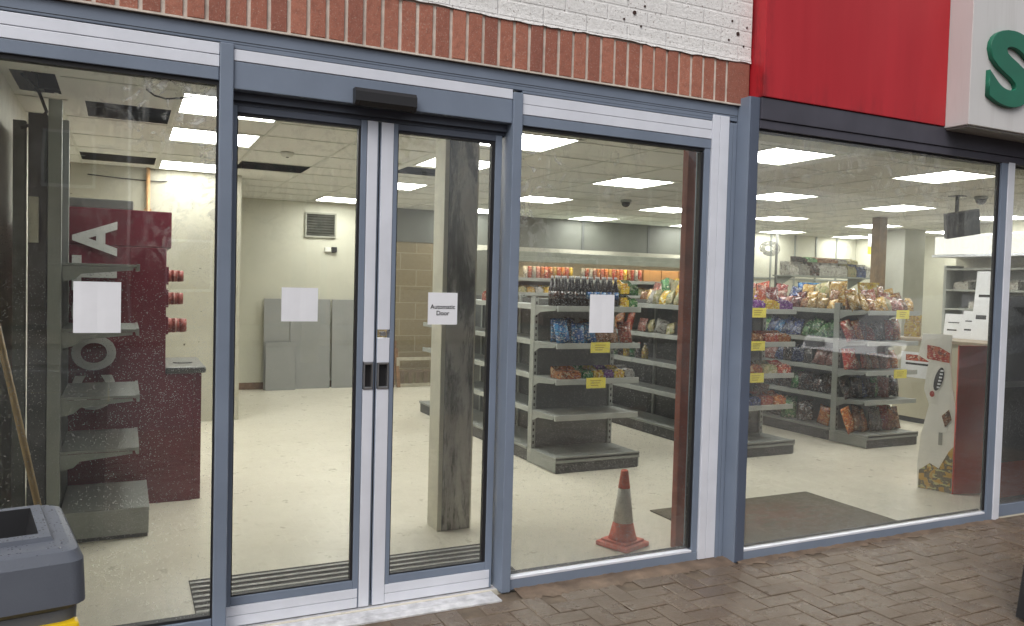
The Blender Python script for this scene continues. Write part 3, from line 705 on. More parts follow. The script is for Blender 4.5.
# sensor
t = thing('motion_sensor', 'black motion sensor bar mounted on the frame over the sliding doors', 'sensor', (.965, -.03, 2.1))
MB().prism([(-.045, 2.128), (-.045, 2.166), (-.032, 2.182), (0, 2.182), (0, 2.112), (-.03, 2.112)], .832, 1.092, 'X').build('housing', BLACKP, t, (.965, -.03, 2.1))
MB().prism([(-.0455, 2.129), (-.048, 2.128), (-.0325, 2.110), (-.030, 2.1105)], .85, 1.075, 'X').build('lens', GLASSDARK, t, (.965, -.03, 2.1))

# paper notices
def paper(x0, x1, z0, z1, y, label, bend=.003):
    mb = MB(); n = 6; F = []; B = []
    for i in range(n+1):
        x = x0+(x1-x0)*i/n; yy = y-.0022-bend*abs(math.sin(i*1.1))*.4
        F.append((mb.bm.verts.new((x, yy, z0)), mb.bm.verts.new((x, yy-bend*.3, z1))))
        B.append((mb.bm.verts.new((x, yy+.0007, z0)), mb.bm.verts.new((x, yy-bend*.3+.0007, z1))))
    for G in (F, B):
        for a, b_ in zip(G, G[1:]): mb.bm.faces.new([a[0], b_[0], b_[1], a[1]])
    for a, b_, c_, d_ in zip(F, F[1:], B, B[1:]):
        mb.bm.faces.new([a[0], b_[0], d_[0], c_[0]]); mb.bm.faces.new([a[1], b_[1], d_[1], c_[1]])
    mb.bm.faces.new([F[0][0], F[0][1], B[0][1], B[0][0]]); mb.bm.faces.new([F[-1][0], F[-1][1], B[-1][1], B[-1][0]])
    o = mb.build('paper_notice', PAPER, None, ((x0+x1)/2, y, z0)); o.location = ((x0+x1)/2, y, z0)
    return tag(o, label, 'notice')
paper(-.162, -.008, 1.187, 1.373, .027, 'blank white sheet stuck on the glass in front of the maroon coffee machine')
yy = YD+.017
paper(fx(.562, yy), fx(.705, yy), fz(1.233, yy), fz(1.368, yy), yy, 'blank white sheet stuck on the left sliding door leaf')
o = paper(fx(1.175, yy), fx(1.31, yy), fz(1.222, yy), fz(1.36, yy), yy, 'white sheet printed Automatic Door stuck on the right sliding door leaf', 0)
for txt, dz in (('Automatic', .078), ('Door', .050)):
    me = text_mesh(txt, 1.0, .006, .012)
    me.transform(Matrix.Scale(.0275, 4))
    mesh_obj('printed_word', me, INK, o, (0, -.0035, dz), (R(90), 0, 0))
paper(2.0, 2.137, 1.183, 1.366, .027, 'blank white sheet stuck on the middle window in front of the bottles')

# ------------------------------------------------------------------ fascia signs
t = thing('fascia_panel', 'plain glossy red fascia panel above the right window', 'sign', (3.5, -.1, 2.36))
mb = MB(); mb.box(2.905, 4.293, -.11, -.001, 2.39, 3.6, 0, .004); mb.build('panel', RED, t, (3.5, -.1, 2.36))
t = thing('shop_sign', 'white sign box with a raised green letter S beside the red fascia', 'sign', (5.0, -.2, 2.36))
mb = MB(); mb.box(4.296, 7.2, -.25, -.001, 2.380, 3.6, 0, .004)
mb.build('sign_box', WHITESIGN, t, (5.0, -.2, 2.36))
MB().box(4.31, 7.18, -.235, -.02, 2.370, 2.3795).build('underside', plain('sign_under', (.30, .29, .28), .5), t, (5.0, -.2, 2.36))
me = text_mesh('S', .60, .012, .022, .003)
bb = [v_.co for v_ in me.vertices]; h_ = max(v_.y for v_ in bb)-min(v_.y for v_ in bb); w_ = max(v_.x for v_ in bb)-min(v_.x for v_ in bb)
mesh_obj('letter', me, GREEN, t, (4.617-5.0, -.262+.2, 2.706-2.36), (R(90), 0, 0), (.393/w_, .440/h_, 1))

# ------------------------------------------------------------------ ceiling lights
def make_light(x, y, s, label):
    t = thing('ceiling_light', label, 'light', (x+.3, y+s/2, CZ), 0, 'square panel lights set in the ceiling')
    mb = MB()
    for a in ((-.3, .3, -s/2, -s/2+.022), (-.3, .3, s/2-.022, s/2), (-.3, -.278, -s/2+.022, s/2-.022), (.278, .3, -s/2+.022, s/2-.022)): mb.box(*a, -.006, .03)
    mb.box(-.3, .3, -s/2, s/2, .031, .05)
    mb.build('frame', TBAR, t)
    MB().box(-.277, .277, -s/2+.023, s/2-.023, -.001, .028).build('diffuser', LAMP, t)
    return t
rows = {}
for x, y, s in LGT: rows.setdefault(round(x, 1) if x > 3 else (.3 if x < 1 else 2.2), []).append((x, y, s))
where = {.3: 'over the coffee machine corner', 2.2: 'in the line above the peeled pillar', 4.0: 'above the middle shelving aisle', 5.9: 'over the aisle before the crisp shelves',
         7.7: 'above the crisp end shelves', 9.5: 'near the till wall', 11.2: 'in the far right corner'}
for kx, lst in rows.items():
    for i, (x, y, s) in enumerate(sorted(lst, key=lambda a: a[1])):
        make_light(x, y, s, 'square white ceiling light, %s from the front %s' % (ORD[i], where[kx]))
# domes, detector, monitor
def dome(x, y, label, big=1.0):
    t = thing('dome_camera', label, 'camera', (x, y, CZ))
    MB().lathe([(.062*big, -.001), (.062*big, -.022), (.055*big, -.03)], 20).build('base', STEEL, t)
    MB().lathe([(.05*big, -.0305), (.048*big, -.05), (.036*big, -.07), (.016*big, -.082), (.004, -.084)], 20).build('dome', GLASSDARK, t)
dome(5.11, 4.40, 'black dome camera on the ceiling between the middle lights'); dome(7.62, 1.9, 'black dome camera on the ceiling near the hanging monitor')
t = thing('smoke_detector', 'small pale round smoke detector on the ceiling behind the left door leaf', 'detector', (1.15, 3.24, CZ))
MB().lathe([(.05, -.001), (.05, -.02), (.035, -.036), (.01, -.04)], 20).build('body', TBAR, t); MB().lathe([(.012, -.0402), (.010, -.045)], 10).build('test_button', KICK, t)
mx, my, mz = 7.42, 1.95, 2.12
t = thing('monitor', 'black monitor hanging from the ceiling near the lit gantry', 'monitor', (mx, my, mz))
MB().box(-.165, .165, -.03, .03, -.125, .125, 0, .008).box(-.1, .1, .03, .07, -.08, .08, 0, .01).build('casing', BLACKP, t).rotation_euler = (R(10), R(-10), R(-26))
MB().box(-.15, .15, -.033, -.0305, -.11, .11).build('screen', GLASSDARK, t).rotation_euler = (R(10), R(-10), R(-26))
MB().tube((0, .06, .08), (0, .06, CZ-mz), .018).box(-.06, .06, .0, .12, CZ-mz-.008, CZ-mz-.001).build('bracket', BLACKP, t)

# ------------------------------------------------------------------ pillar, pier, left corner
t = thing('pillar', 'square pillar with peeled dark front and a cream side behind the right door leaf', 'pillar', (1.70, 1.1, 0))
MB().box(1.625, 1.792, .932, 1.098, .004, CZ-.001, 0, .004).build('dark_facing', PEEL, t, (1.70, 1.1, 0))
mb = MB(); mb.box(1.598, 1.6245, .938, 1.10, .004, CZ-.001, 0, .003).box(1.7925, 1.801, .935, 1.10, .004, CZ-.001); mb.build('plaster_side', plain('pillar_cream', (.72, .70, .58), .7, 0, .12, 5, .2, 30), t, (1.70, 1.1, 0))
o = MB().box(2.682, 2.83, .19, .235, .004, CZ-.001, 0, .004).build('brick_pier', BROWNPIER, None, (2.83, .34, 0)); o.location = (2.83, .34, 0)
tag(o, 'red brown painted pier just inside the middle window beside its right frame', 'pillar')
# bare shelving bay against the left wall
ux = -.315
t = thing('shelf_unit', 'bare grey wall shelving bay behind the left window with four empty shelves', 'shelving', (0, 1.7, 0))
O = (0, 1.7, 0)
MB().box(ux-.03, ux+.03, 1.40, 1.44, .004, 2.27, 0, .002).build('upright', STEEL, t, O)
MB().box(ux-.03, ux+.03, 2.0, 2.04, .004, 2.27, 0, .002).build('upright', STEEL, t, O)
MB().box(ux-.028, ux-.012, 1.44, 2.0, .17, 2.2).build('back_panel', plain('navy_back', (.035, .033, .045), .5, 0, .4, 8), t, O)
def lshelf(z, x1, dz=0):
    m_ = MB(); m_.box(ux+.03, x1, 1.415, 2.03, z-.014, z, 0, .002).box(x1-.004, x1+.012, 1.415, 2.03, z-.034, z+.004, 0, .002)
    s_ = m_.build('shelf', STEEL, t, O)
    b_ = MB().prism([(ux+.03, z-.016), (x1-.02, z-.016), (x1-.02, z-.03), (ux+.12, z-.055), (ux+.09, z-.085), (ux+.03, z-.10)], 1.412, 1.418, 'Y')
    b_.build('bracket', STEEL, s_, O)
lshelf(1.455, .065); lshelf(1.115, .065); lshelf(.765, .07); lshelf(.485, .07)
m_ = MB(); m_.box(ux+.03, .135, 1.41, 2.03, .145, .165, 0, .002).box(ux+.03, .132, 1.413, 2.027, .025, .145); m_.build('base_deck', STEEL, t, O)
MB().box(ux+.05, .128, 1.422, 2.02, .004, .025).build('kick_plate', KICK, t, O)
# dark boards standing behind the bay
GB = plain('dark_board', (.085, .09, .085), .55, 0, .5, 5, .1, 20)
o = MB().box(-.503, -.447, 1.46, 1.52, .004, 2.16, 0, .003).build('dark_board', GB, None, (-.48, 1.5, 0)); o.location = (-.48, 1.5, 0)
tag(o, 'tall dark grey board standing against the left wall behind the bare bay', 'board')
o = MB().box(-.435, -.352, 1.44, 1.50, .004, 2.20, 0, .003).build('dark_board', plain('dark_board_b', (.06, .06, .068), .5, 0, .6, 6, .1, 20), None, (-.39, 1.5, 0)); o.location = (-.39, 1.5, 0)
tag(o, 'slightly taller dark board next to the bare grey bay upright', 'board')
o = MB().box(-.43, -.385, 1.415, 1.43, 1.55, 1.78, 0, .004).build('plastic_grille', plain('old_plastic', (.42, .41, .34), .6), None, (-.4, 1.42, 1.55)); o.location = (-.4, 1.42, 1.55)
tag(o, 'small pale plastic grille fixed on the dark board behind the left window', 'grille')
mb = MB(); pts = [(-.48, 1.6, 2.42), (-.40, 1.56, 2.33), (-.36, 1.5, 2.22), (-.40, 1.46, 2.15), (-.47, 1.45, 2.12)]
mb.path(pts, .008); o = mb.build('loose_cable', CABLE); tag(o, 'black loose cable hanging from the broken ceiling tile at the left corner', 'cable')
mb = MB(); mb.path([(.10, 1.50, 2.395), (.14, 1.52, 2.37), (.20, 1.55, 2.365), (.27, 1.56, 2.38), (.34, 1.55, 2.397)], .005); tag(mb.build('loose_cable', CABLE), 'thin black cable sagging under the first left ceiling light', 'cable')
mb = MB(); mb.path([(-.3, 4.97, 2.30), (.0, 4.975, 2.285), (.3, 4.975, 2.28), (.36, 4.975, 2.29)], .005); tag(mb.build('loose_cable', CABLE), 'thin cable run across the cream wall above the coffee machine', 'cable')
mb = MB(); mb.tube((.197, 4.96, 1.0), (.197, 4.96, 2.40), .018, n=10)
for z in (1.3, 2.0): mb.box(.167, .227, 4.955, 4.99, z, z+.02)
tag(mb.build('copper_pipe', COPPER), 'brown vertical pipe on the cream wall above the coffee machine', 'pipe')
# broom
t = thing('broom', 'wooden broom handle leaning in the corner behind the grey litter bin', 'broom', (-.23, .5, 0), R(90))
MB().tube((0, 0, .06), (.0, .255, 1.36), .0135, n=10).build('handle', WOOD, t)
MB().box(-.16, .16, -.03, .03, .045, .085, 0, .008).build('head', WOODD, t); MB().box(-.155, .155, -.026, .026, .004, .045).build('bristles', plain('bristle', (.10, .06, .03), .9, 0, .5, 80, .6, 200), t)

# ------------------------------------------------------------------ coffee machine
O = (0, 2.4, 0)
t = thing('coffee_machine', 'maroon self service coffee stand with sideways grey COSTA lettering', 'coffee machine', O)
MB().box(-.33, .262, 2.08, 2.75, 1.57, 1.79, 0, .006).box(-.33, .235, 2.0805, 2.75, .20, 1.5695, 0, .004).box(-.33, .395, 2.082, 2.74, .004, .80, 0, .004).box(.396, .445, 2.10, 2.74, .004, .80, 0, .004).build('cabinet', MAROON, t, O)
MB().box(-.30, .05, 2.15, 2.65, 1.791, 1.85, 0, .008).build('top_cover', plain('top_cover', (.12, .125, .12), .5), t, O)
m_ = MB(); m_.box(.2355, .47, 2.075, 2.74, .801, .84, 0, .012); m_.build('worktop', DARKTOP, t, O)
MB().lathe([(.05, .8405), (.05, .845), (.04, .8455)], 16, 0, (.35, 2.35, 0), 1.2, .8).build('drip_tray', BLACKP, t, O)
for z, r_, ln in ((1.402, .038, .10), (1.262, .040, .098), (1.095, .047, .12)):
    m_ = MB(); x0 = .236
    for i in range(3): m_.tube((x0+i*ln/3.0, 2.16, z), (x0+(i+1)*ln/3.0, 2.16, z), r_*(1-.03*i), r_*(.93-.03*i), 18)
    cp = m_.build('paper_cup', CUP, t, O)
    MB().tube((x0+ln*.45, 2.16, z), (x0+ln*.52, 2.16, z), r_*.965, r_*.96, 18, 0, False).build('printed_band', CUPTXT, cp, O)
    MB().box(.2352, .25, 2.11, 2.21, z-.055, z+.055, 0, .004).build('cup_holder', MAROON, t, O)
for ch, px in zip('COSTA', (392, 352, 311, 272, 237)):
    me = text_mesh(ch, .36, .004, .012)
    bb = [v_.co for v_ in me.vertices]; hh = max(v_.y for v_ in bb)-min(v_.y for v_ in bb)
    ww = max(v_.x for v_ in bb)-min(v_.x for v_ in bb); mx_ = (max(v_.x for v_ in bb)+min(v_.x for v_ in bb))/2; my_ = (max(v_.y for v_ in bb)+min(v_.y for v_ in bb))/2
    me.transform(Matrix.Translation((-mx_, -my_, 0)))
    z = 1.612-(px-237)/170.0
    # letter tops point left: x axis of the letter runs up the panel
    mesh_obj('letter', me, LETTER, t, (-.154, 2.0745-2.4, z), (R(90), R(-90), 0), (.205/ww, .235/hh, 1))

# ------------------------------------------------------------------ things at the back of the vestibule
def panel(x0, x1, y, z1, label, tilt=.05):
    o = MB().box(x0, x1, 0, .022, 0, z1, 0, .003).build('spare_panel', GREYPANEL, None, ((x0+x1)/2, 0, 0))
    o.location = ((x0+x1)/2, y, .004); o.rotation_euler = (R(-2.2), 0, 0)
    return tag(o, label, 'panel')
panel(1.585, 1.90, 7.085, 1.15, 'narrow tall grey shelf panel leaning on the back wall, at the left of the stack')
panel(1.91, 2.42, 7.10, 1.15, 'wide grey shelf panel leaning on the back wall between two others')
panel(2.44, 3.02, 7.08, 1.15, 'broad grey shelf panel leaning on the back wall, nearest the pillar')
panel(1.60, 1.965, 7.02, .60, 'short grey shelf panel leaning in front of the taller ones')
t = thing('wall_vent', 'square dark louvred vent high on the cream back wall', 'vent', (2.285, YB, 1.95))
m_ = MB()
for a in ((-.2, .2, 0, .02), (-.2, .2, .30, .32), (-.2, -.18, .02, .30), (.18, .2, .02, .30)): m_.box(a[0], a[1], -.03, -.001, a[2], a[3])
m_.build('frame', plain('vent_frame', (.30, .30, .25), .6), t)
m_ = MB()
for i in range(8): m_.prism([(-.028, .03+i*.034), (-.004, .048+i*.034), (-.004, .052+i*.034), (-.028, .034+i*.034)], -.18, .18, 'X')
m_.box(-.18, .18, -.0035, -.001, .02, .30); m_.build('louvre', plain('vent_dark', (.06, .062, .05), .7, 0, .4, 9), t)
t = thing('wall_socket', 'pale switch box with a black fitting under the vent on the back wall', 'socket', (2.42, YB, 1.80))
MB().box(-.08, .0, -.04, -.001, -.03, .03, 0, .004).build('box', TBAR, t); MB().box(.01, .075, -.05, -.001, -.035, .035, 0, .004).build('fitting', BLACKP, t)
# clutter in front of the block wall
t = thing('wire_rack', 'old pale slatted rack standing by the block wall behind the right door leaf', 'rack', (3.55, 6.95, 0))
m_ = MB(); m_.box(-.28, .35, 0, .03, .01, .05).box(-.28, .35, 0, .03, .36, .40).box(-.28, -.24, 0, .03, .05, .36).box(.31, .35, 0, .03, .05, .36); m_.build('frame', plain('rack_pale', (.38, .35, .27), .6, 0, .2, 9), t)
m_ = MB()
for i in range(5): m_.box(-.22+i*.11, -.17+i*.11, .008, .02, .05, .20)
m_.box(-.24, .31, .006, .024, .2005, .23); m_.build('slats', plain('rack_dark', (.16, .12, .08), .7), t)
mb = MB(); mb.box(-.02, .02, -.015, .015, 0, .62, 0, .003); o = mb.build('wooden_batten', WOODD, None, (0, 0, 0), (3.22, 6.95, .004), (R(-6), R(4), 0)); tag(o, 'brown wooden batten leaning on the block wall beside the slatted rack', 'batten')
mb = MB(); mb.box(-.025, .02, -.015, .015, 0, .52, 0, .003); o = mb.build('wooden_batten', plain('mid_wood', (.22, .12, .06), .6, 0, .3, 14), None, (0, 0, 0), (3.30, 6.93, .004), (R(-7), R(-3), 0)); tag(o, 'shorter redder batten leaning next to the brown one', 'batten')

# ------------------------------------------------------------------ shelving
SZ = [1.25, .97, .70, .43]
def end_unit(x0, x1, yf, yb, label, cards=(), grp=None):
    xc = (x0+x1)/2; O = (xc, yb, 0)
    t = thing('shelf_unit', label, 'shelving', O)
    m_ = MB(); m_.box(x0, x1, yf, yb-.03, .102, .122, 0, .003).box(x0, x1, yf, yf+.008, .085, .132, 0, .002); m_.box(x0+.002, x0+.008, yf+.01, yb-.03, .012, .10); m_.box(x1-.008, x1-.002, yf+.01, yb-.03, .012, .10)
    bd = m_.build('base_deck', STEEL, t, O)
    MB().box(x0+.01, x1-.01, yf+.012, yf+.02, .006, .10).build('kick_plate', KICK, bd, O)
    for x in (x0+.02, x1-.02): 
        u = MB().box(-.018, .018, -.035, .03, 0, 1.31, 0, .002).build('upright', UPR, t); u.location = (x-xc, 0, .006)
    MB().box(x0+.038, x1-.038, yb-.012, yb+.004, .123, 1.29).build('back_panel', DARKBACK, t, O)
    for i, z in enumerate(SZ):
        ys_ = yf+.05
        m_ = MB(); m_.box(x0+.005, x1-.005, ys_, yb-.036, z-.018, z, 0, .002)
        sh = m_.build('shelf', STEEL, t, O)
        MB().box(x0+.005, x1-.005, ys_-.016, ys_-.001, z-.036, z+.006, 0, .002).build('price_strip', STEEL_L, sh, O)
        for x in (x0+.006, x1-.012):
            MB().prism([(ys_+.02, z-.019), (yb-.036, z-.019), (yb-.036, z-.085), (yb-.12, z-.05), (ys_+.02, z-.03)], x, x+.005, 'X').build('bracket', STEEL, sh, O)
        for lv, cx in cards:
            if lv == i:
                c_ = MB(); c_.box(cx-.085, cx+.085, ys_-.0205, ys_-.0175, z-.066, z+.014)
                for q in range(3): c_.box(cx-.05+q*.002, cx+.045-q*.012, ys_-.0212, ys_-.0207, z-.012-q*.018, z-.004-q*.018, 1)
                c_.build('price_card', [YELLOW, CARDTXT], sh, O)
    return t
def run_unit(x0, x1, y0, y1, nb, label, cards=(), skip=()):
    xc = (x0+x1)/2; O = (xc, (y0+y1)/2, 0); t = thing('shelf_unit', label, 'shelving', O)
    m_ = MB(); m_.box(x0, x1, y0, y1, .102, .122, 0, .003); bd = m_.build('base_deck', STEEL, t, O)
    m_ = MB(); m_.box(x0+.012, x0+.02, y0+.01, y1-.01, .006, .10).box(x1-.02, x1-.012, y0+.01, y1-.01, .006, .10).box(x0+.021, x1-.021, y1-.02, y1-.012, .006, .10); m_.build('kick_plate', KICK, bd, O)
    MB().box(xc-.012, xc+.012, y0, y1, .123, 1.29).build('back_panel', RUNBACK, t, O)
    bl = (y1-y0)/nb
    for i in range(nb+1):
        u = MB().box(-.03, .03, -.018, .018, 0, 1.31, 0, .002).build('upright', UPR, t); u.location = (0, min(max(y0+.018+i*bl, y0+.018), y1-.018)-O[1], .006)
    for sgn in (-1, 1):
        for b in range(nb):
            ya, yb = y0+b*bl+.004, y0+(b+1)*bl-.004
            for i, z in enumerate(SZ):
                if (sgn, b, i) in skip: continue
                xa, xb = (x0+.04, xc-.034) if sgn < 0 else (xc+.034, x1-.04)
                sh = MB().box(xa, xb, ya, yb, z-.018, z, 0, .002).build('shelf', STEEL, t, O)
                xl = xa-.016 if sgn < 0 else xb+.001
                MB().box(xl, xl+.015, ya, yb, z-.036, z+.006, 0, .002).build('price_strip', STEEL_L, sh, O)
                for lv, cy in cards:
                    if lv == i and sgn < 0 and ya <= cy < yb:
                        MB().box(xl-.004, xl-.001, cy-.08, cy+.08, z-.062, z+.012).build('price_card', YELLOW, sh, O)
    return t
AX0, AX1 = 2.89, 3.64; BX0, BX1 = 6.04, 6.72; CX0, CX1 = 4.56, 5.24
end_unit(AX0, AX1, 1.90, 2.34, 'grey end shelving unit topped with dark bottles, facing the middle window', [(1, 3.27), (2, 3.24)])
run_unit(AX0, AX1, 2.38, 4.95, 3, 'long mostly empty grey shelving run behind the bottle topped end unit', [], {(-1, 2, 0), (-1, 2, 3)})
end_unit(CX0, CX1, 1.87, 2.30, 'grey end shelving unit stacked with confectionery boxes behind the corner post', [(0, 4.80), (1, 4.80), (2, 4.80)])
run_unit(CX0, CX1, 2.34, 5.6, 3, 'long dark shelving run with few packets, right of the middle aisle', [(1, 2.55)])
end_unit(BX0, BX1, 1.80, 2.20, 'grey end shelving unit full of crisp and snack bags facing the right window', [(0, 6.48), (2, 6.48)])
run_unit(BX0, BX1, 2.24, 5.6, 3, 'long shelving run crowded with snacks and bottles, behind the snack bag end unit', [])

# ------------------------------------------------------------------ goods
def pillow(wd, ht, tk, seed):
    rnd = random.Random(seed); mb = MB(); nu, nv = 9, 11
    def ring(sgn):
        G = []
        for j in range(nv+1):
            row = []
            v_ = j/nv
            for i in range(nu+1):
                u_ = i/nu
                e = max(0, math.sin(PI*u_))**.55*max(0, math.sin(PI*min(1, max(0, (v_-.06)/.88))))**.6
                wv = .12*math.sin(u_*9+seed)*math.sin(v_*13+seed*2)
                pin = 1-.05*math.sin(PI*v_)
                row.append(mb.bm.verts.new(((u_-.5)*wd*pin, sgn*tk*.5*e*(1+wv), v_*ht)))
            G.append(row)
        return G
    A, B = ring(-1), ring(1)
    for G in (A, B):
        for j in range(nv):
            for i in range(nu): mb.bm.faces.new([G[j][i], G[j][i+1], G[j+1][i+1], G[j+1][i]]).smooth = True
    bmesh.ops.remove_doubles(mb.bm, verts=mb.bm.verts, dist=1e-5)
    return mb
def boxpack(wd, ht, dp):
    """display carton: tray with a high back and a cut-away front, packets showing"""
    mb = MB()
    mb.box(-wd/2, wd/2, 0, dp, 0, ht*.55, 0, .003)
    mb.prism([(.001, ht*.5), (dp*.25, ht*.5), (dp-.002, ht), (dp, ht), (dp, ht*.5)], -wd/2, -wd/2+.003, 'X')
    mb.prism([(.001, ht*.5), (dp*.25, ht*.5), (dp-.002, ht), (dp, ht), (dp, ht*.5)], wd/2-.003, wd/2, 'X')
    mb.box(-wd/2+.003, wd/2-.003, dp-.003, dp, ht*.55, ht)
    nb = max(2, int(wd/.03))
    for i in range(nb):
        a = -wd/2+.006+(wd-.012)*i/nb
        mb.box(a, a+(wd-.012)/nb-.002, .01, dp-.006, ht*.55, ht*(.70+.05*(i % 3)), 0, .003)
    return mb
def proto(name, mb, mat, parts=()):
    """keeps the mesh(es) of a product; placed by put()"""
    o = mb.build(name, mat); 
    for nm, m2, mt in parts: m2.build(nm, mt, o)
    return o
PROT = {}
def put(key, maker, loc, rot, label, cat, group, scale=None):
    if key not in PROT:
        o = maker(); PROT[key] = o; o.location = loc; o.rotation_euler = rot
    else: o = copy_tree(PROT[key], loc, rot)
    if scale: o.scale = scale
    elif cat == 'snack bag': q = random.uniform(.84, 1.10); o.scale = (q*random.uniform(.92, 1.06), q*random.uniform(.8, 1.25), q)
    else: o.scale = (1, 1, 1)
    return tag(o, label, cat, group)
def bag(kind, mat, wd=.15, ht=.20, tk=.055):
    v_ = random.randrange(3)
    return (kind, v_, wd, ht), (lambda: proto('snack_bag', pillow(wd, ht, tk, v_+1), mat))
def carton(kind, mat, wd=.14, ht=.09, dp=.16):
    return (kind, 'c', wd, ht), (lambda: proto('display_carton', boxpack(wd, ht, dp), mat))
def bottle(kind, body, capm, labm, rr=.036, ht=.235):
    def mk():
        m_ = MB().lathe([(rr*.85, 0), (rr, .008), (rr, ht*.55), (rr*.93, ht*.6), (rr*.6, ht*.78), (rr*.36, ht*.88), (rr*.36, ht*.93)], 14)
        l_ = MB().lathe([(rr+.0008, ht*.25), (rr+.0008, ht*.5)], 14)
        c_ = MB().lathe([(rr*.42, ht*.925), (rr*.42, ht), (rr*.36, ht+.003)], 12)
        return proto('drink_bottle', m_, body, [('paper_label', l_, labm), ('cap', c_, capm)])
    return (kind, 'b', rr, ht), mk
def can(kind, mat, rr=.033, ht=.15):
    return (kind, 'can', rr, ht), (lambda: proto('drink_can', MB().lathe([(rr*.8, 0), (rr, .008), (rr, ht-.012), (rr*.8, ht)], 14), mat, [('lid', MB().lathe([(rr*.8, ht+.0005), (rr*.78, ht+.003)], 12), CHROME)]))
CN = {id(P_GOLD): 'gold', id(P_BROWN): 'brown', id(P_RED): 'red', id(P_ORANGE): 'orange', id(P_PINK): 'pinkish', id(P_DARK): 'dark', id(P_BLUE): 'blue', id(P_NAVY): 'navy',
      id(P_GREEN): 'green', id(P_YELLOW): 'yellow', id(P_PURPLE): 'purple', id(P_WHITE): 'white', id(P_MAROON): 'maroon', id(P_CREAM): 'pale yellow'}
def nm(m): return CN[id(m)]
LEV = ['top shelf', 'second shelf', 'third shelf', 'fourth shelf', 'base deck']
def front_row(x0, x1, y, z, mats, where, n, kind='bag', ht=.2, wd=None, lean=12, grp=None, tk=.055, jit=.006, back=0):
    """goods in a row facing the street, labelled by their place in the row"""
    st = (x1-x0)/n
    for i in range(n):
        m = mats[i % len(mats)]; cx = x0+st*(i+.5)+random.uniform(-jit, jit)
        if kind == 'bag':
            key, mk = bag('bag'+nm(m), m, wd or st*.98, ht, tk); rot = (R(-lean+random.uniform(-9, 7)), R(random.uniform(-16, 16)), R(random.uniform(-18, 18))); word = 'bag'; cat = 'snack bag'
        else:
            key, mk = carton('box'+nm(m), m, wd or st*.94, ht); rot = (0, 0, R(random.uniform(-4, 4))); word = 'carton'; cat = 'carton'
        put(key, mk, (cx, y+random.uniform(-.008, .008), z+.002), rot, '%s %s, %s from left %s' % (nm(m), word, ORD[i], where), cat, grp)
def side_row(y0, y1, x, z, mats, where, n, kind='bag', ht=.2, wd=None, lean=12, grp=None, tk=.055):
    st = (y1-y0)/n
    for i in range(n):
        m = mats[i % len(mats)]; cy = y0+st*(i+.5)
        if kind == 'bag':
            key, mk = bag('bag'+nm(m), m, wd or .16, ht, tk); rot = (R(-lean+random.uniform(-9, 7)), R(random.uniform(-15, 15)), R(-90+random.uniform(-18, 18))); word = 'bag'; cat = 'snack bag'
        elif kind == 'bottle':
            key, mk = bottle('btl'+nm(m), m, REDCAP if i % 2 else WHITECAP, m, .034, ht); rot = (0, 0, random.random()*6); word = 'bottle'; cat = 'bottle'
        else:
            key, mk = carton('box'+nm(m), m, wd or .15, ht); rot = (0, 0, R(-90+random.uniform(-4, 4))); word = 'carton'; cat = 'carton'
        put(key, mk, (x+random.uniform(-.008, .008), cy, z+.002), rot, '%s %s, %s from front %s' % (nm(m), word, ORD[i], where), cat, grp)

# --- end unit A
ga = 'dark cola bottles on the middle end unit'
xs_ = [2.915+.0585*i for i in range(10)]
for row in range(2):
    for i, x in enumerate(xs_):
        if row == 1 and i % 1: continue
        key, mk = bottle('cola%d' % (i//5), COLA, WHITECAP if True else REDCAP, P_BLUE if i > 4 else P_DARK, .027, .225)
        put(key, mk, (x+random.uniform(-.003, .003), 2.01+row*.065, 1.252), (0, 0, random.random()*6),
            'dark bottle, %s from left in the %s row on the middle end unit' % (ORD[i], ('front', 'back')[row]), 'bottle', ga)
for i, (m, dx, z, h) in enumerate(((P_YELLOW, 3.525, 1.252, .10), (P_GREEN, 3.605, 1.252, .09), (P_YELLOW, 3.525, 1.354, .11), (P_GREEN, 3.61, 1.344, .12))):
    key, mk = carton('case%d' % i, m, .082, h, .15)
    put(key, mk, (dx, 2.0, z), (0, 0, 0), '%s drinks carton, %s of the pair beside the dark bottles' % (nm(m), 'lower' if i < 2 else 'upper'), 'carton', 'yellow and green cartons beside the bottles')
front_row(2.94, 3.60, 2.0, .97, [P_BLUE, P_BLUE, P_BLUE, P_BROWN, P_BROWN, P_RED], 'on the second shelf of the middle end unit', 6, 'bag', .17, .125, 8, 'snack bags on the middle end unit')
front_row(2.95, 3.40, 2.13, .97, [P_BLUE, P_NAVY, P_MAROON, P_RED], 'in the back row, second shelf, middle end unit', 4, 'bag', .21, .125, 6, 'snack bags on the middle end unit')
front_row(2.95, 3.62, 1.97, .70, [P_ORANGE, P_ORANGE, P_GREEN, P_YELLOW, P_PURPLE, P_YELLOW, P_WHITE], 'on the third shelf of the middle end unit', 7, 'box', .085, None, 0, 'sweet cartons on the middle end unit')
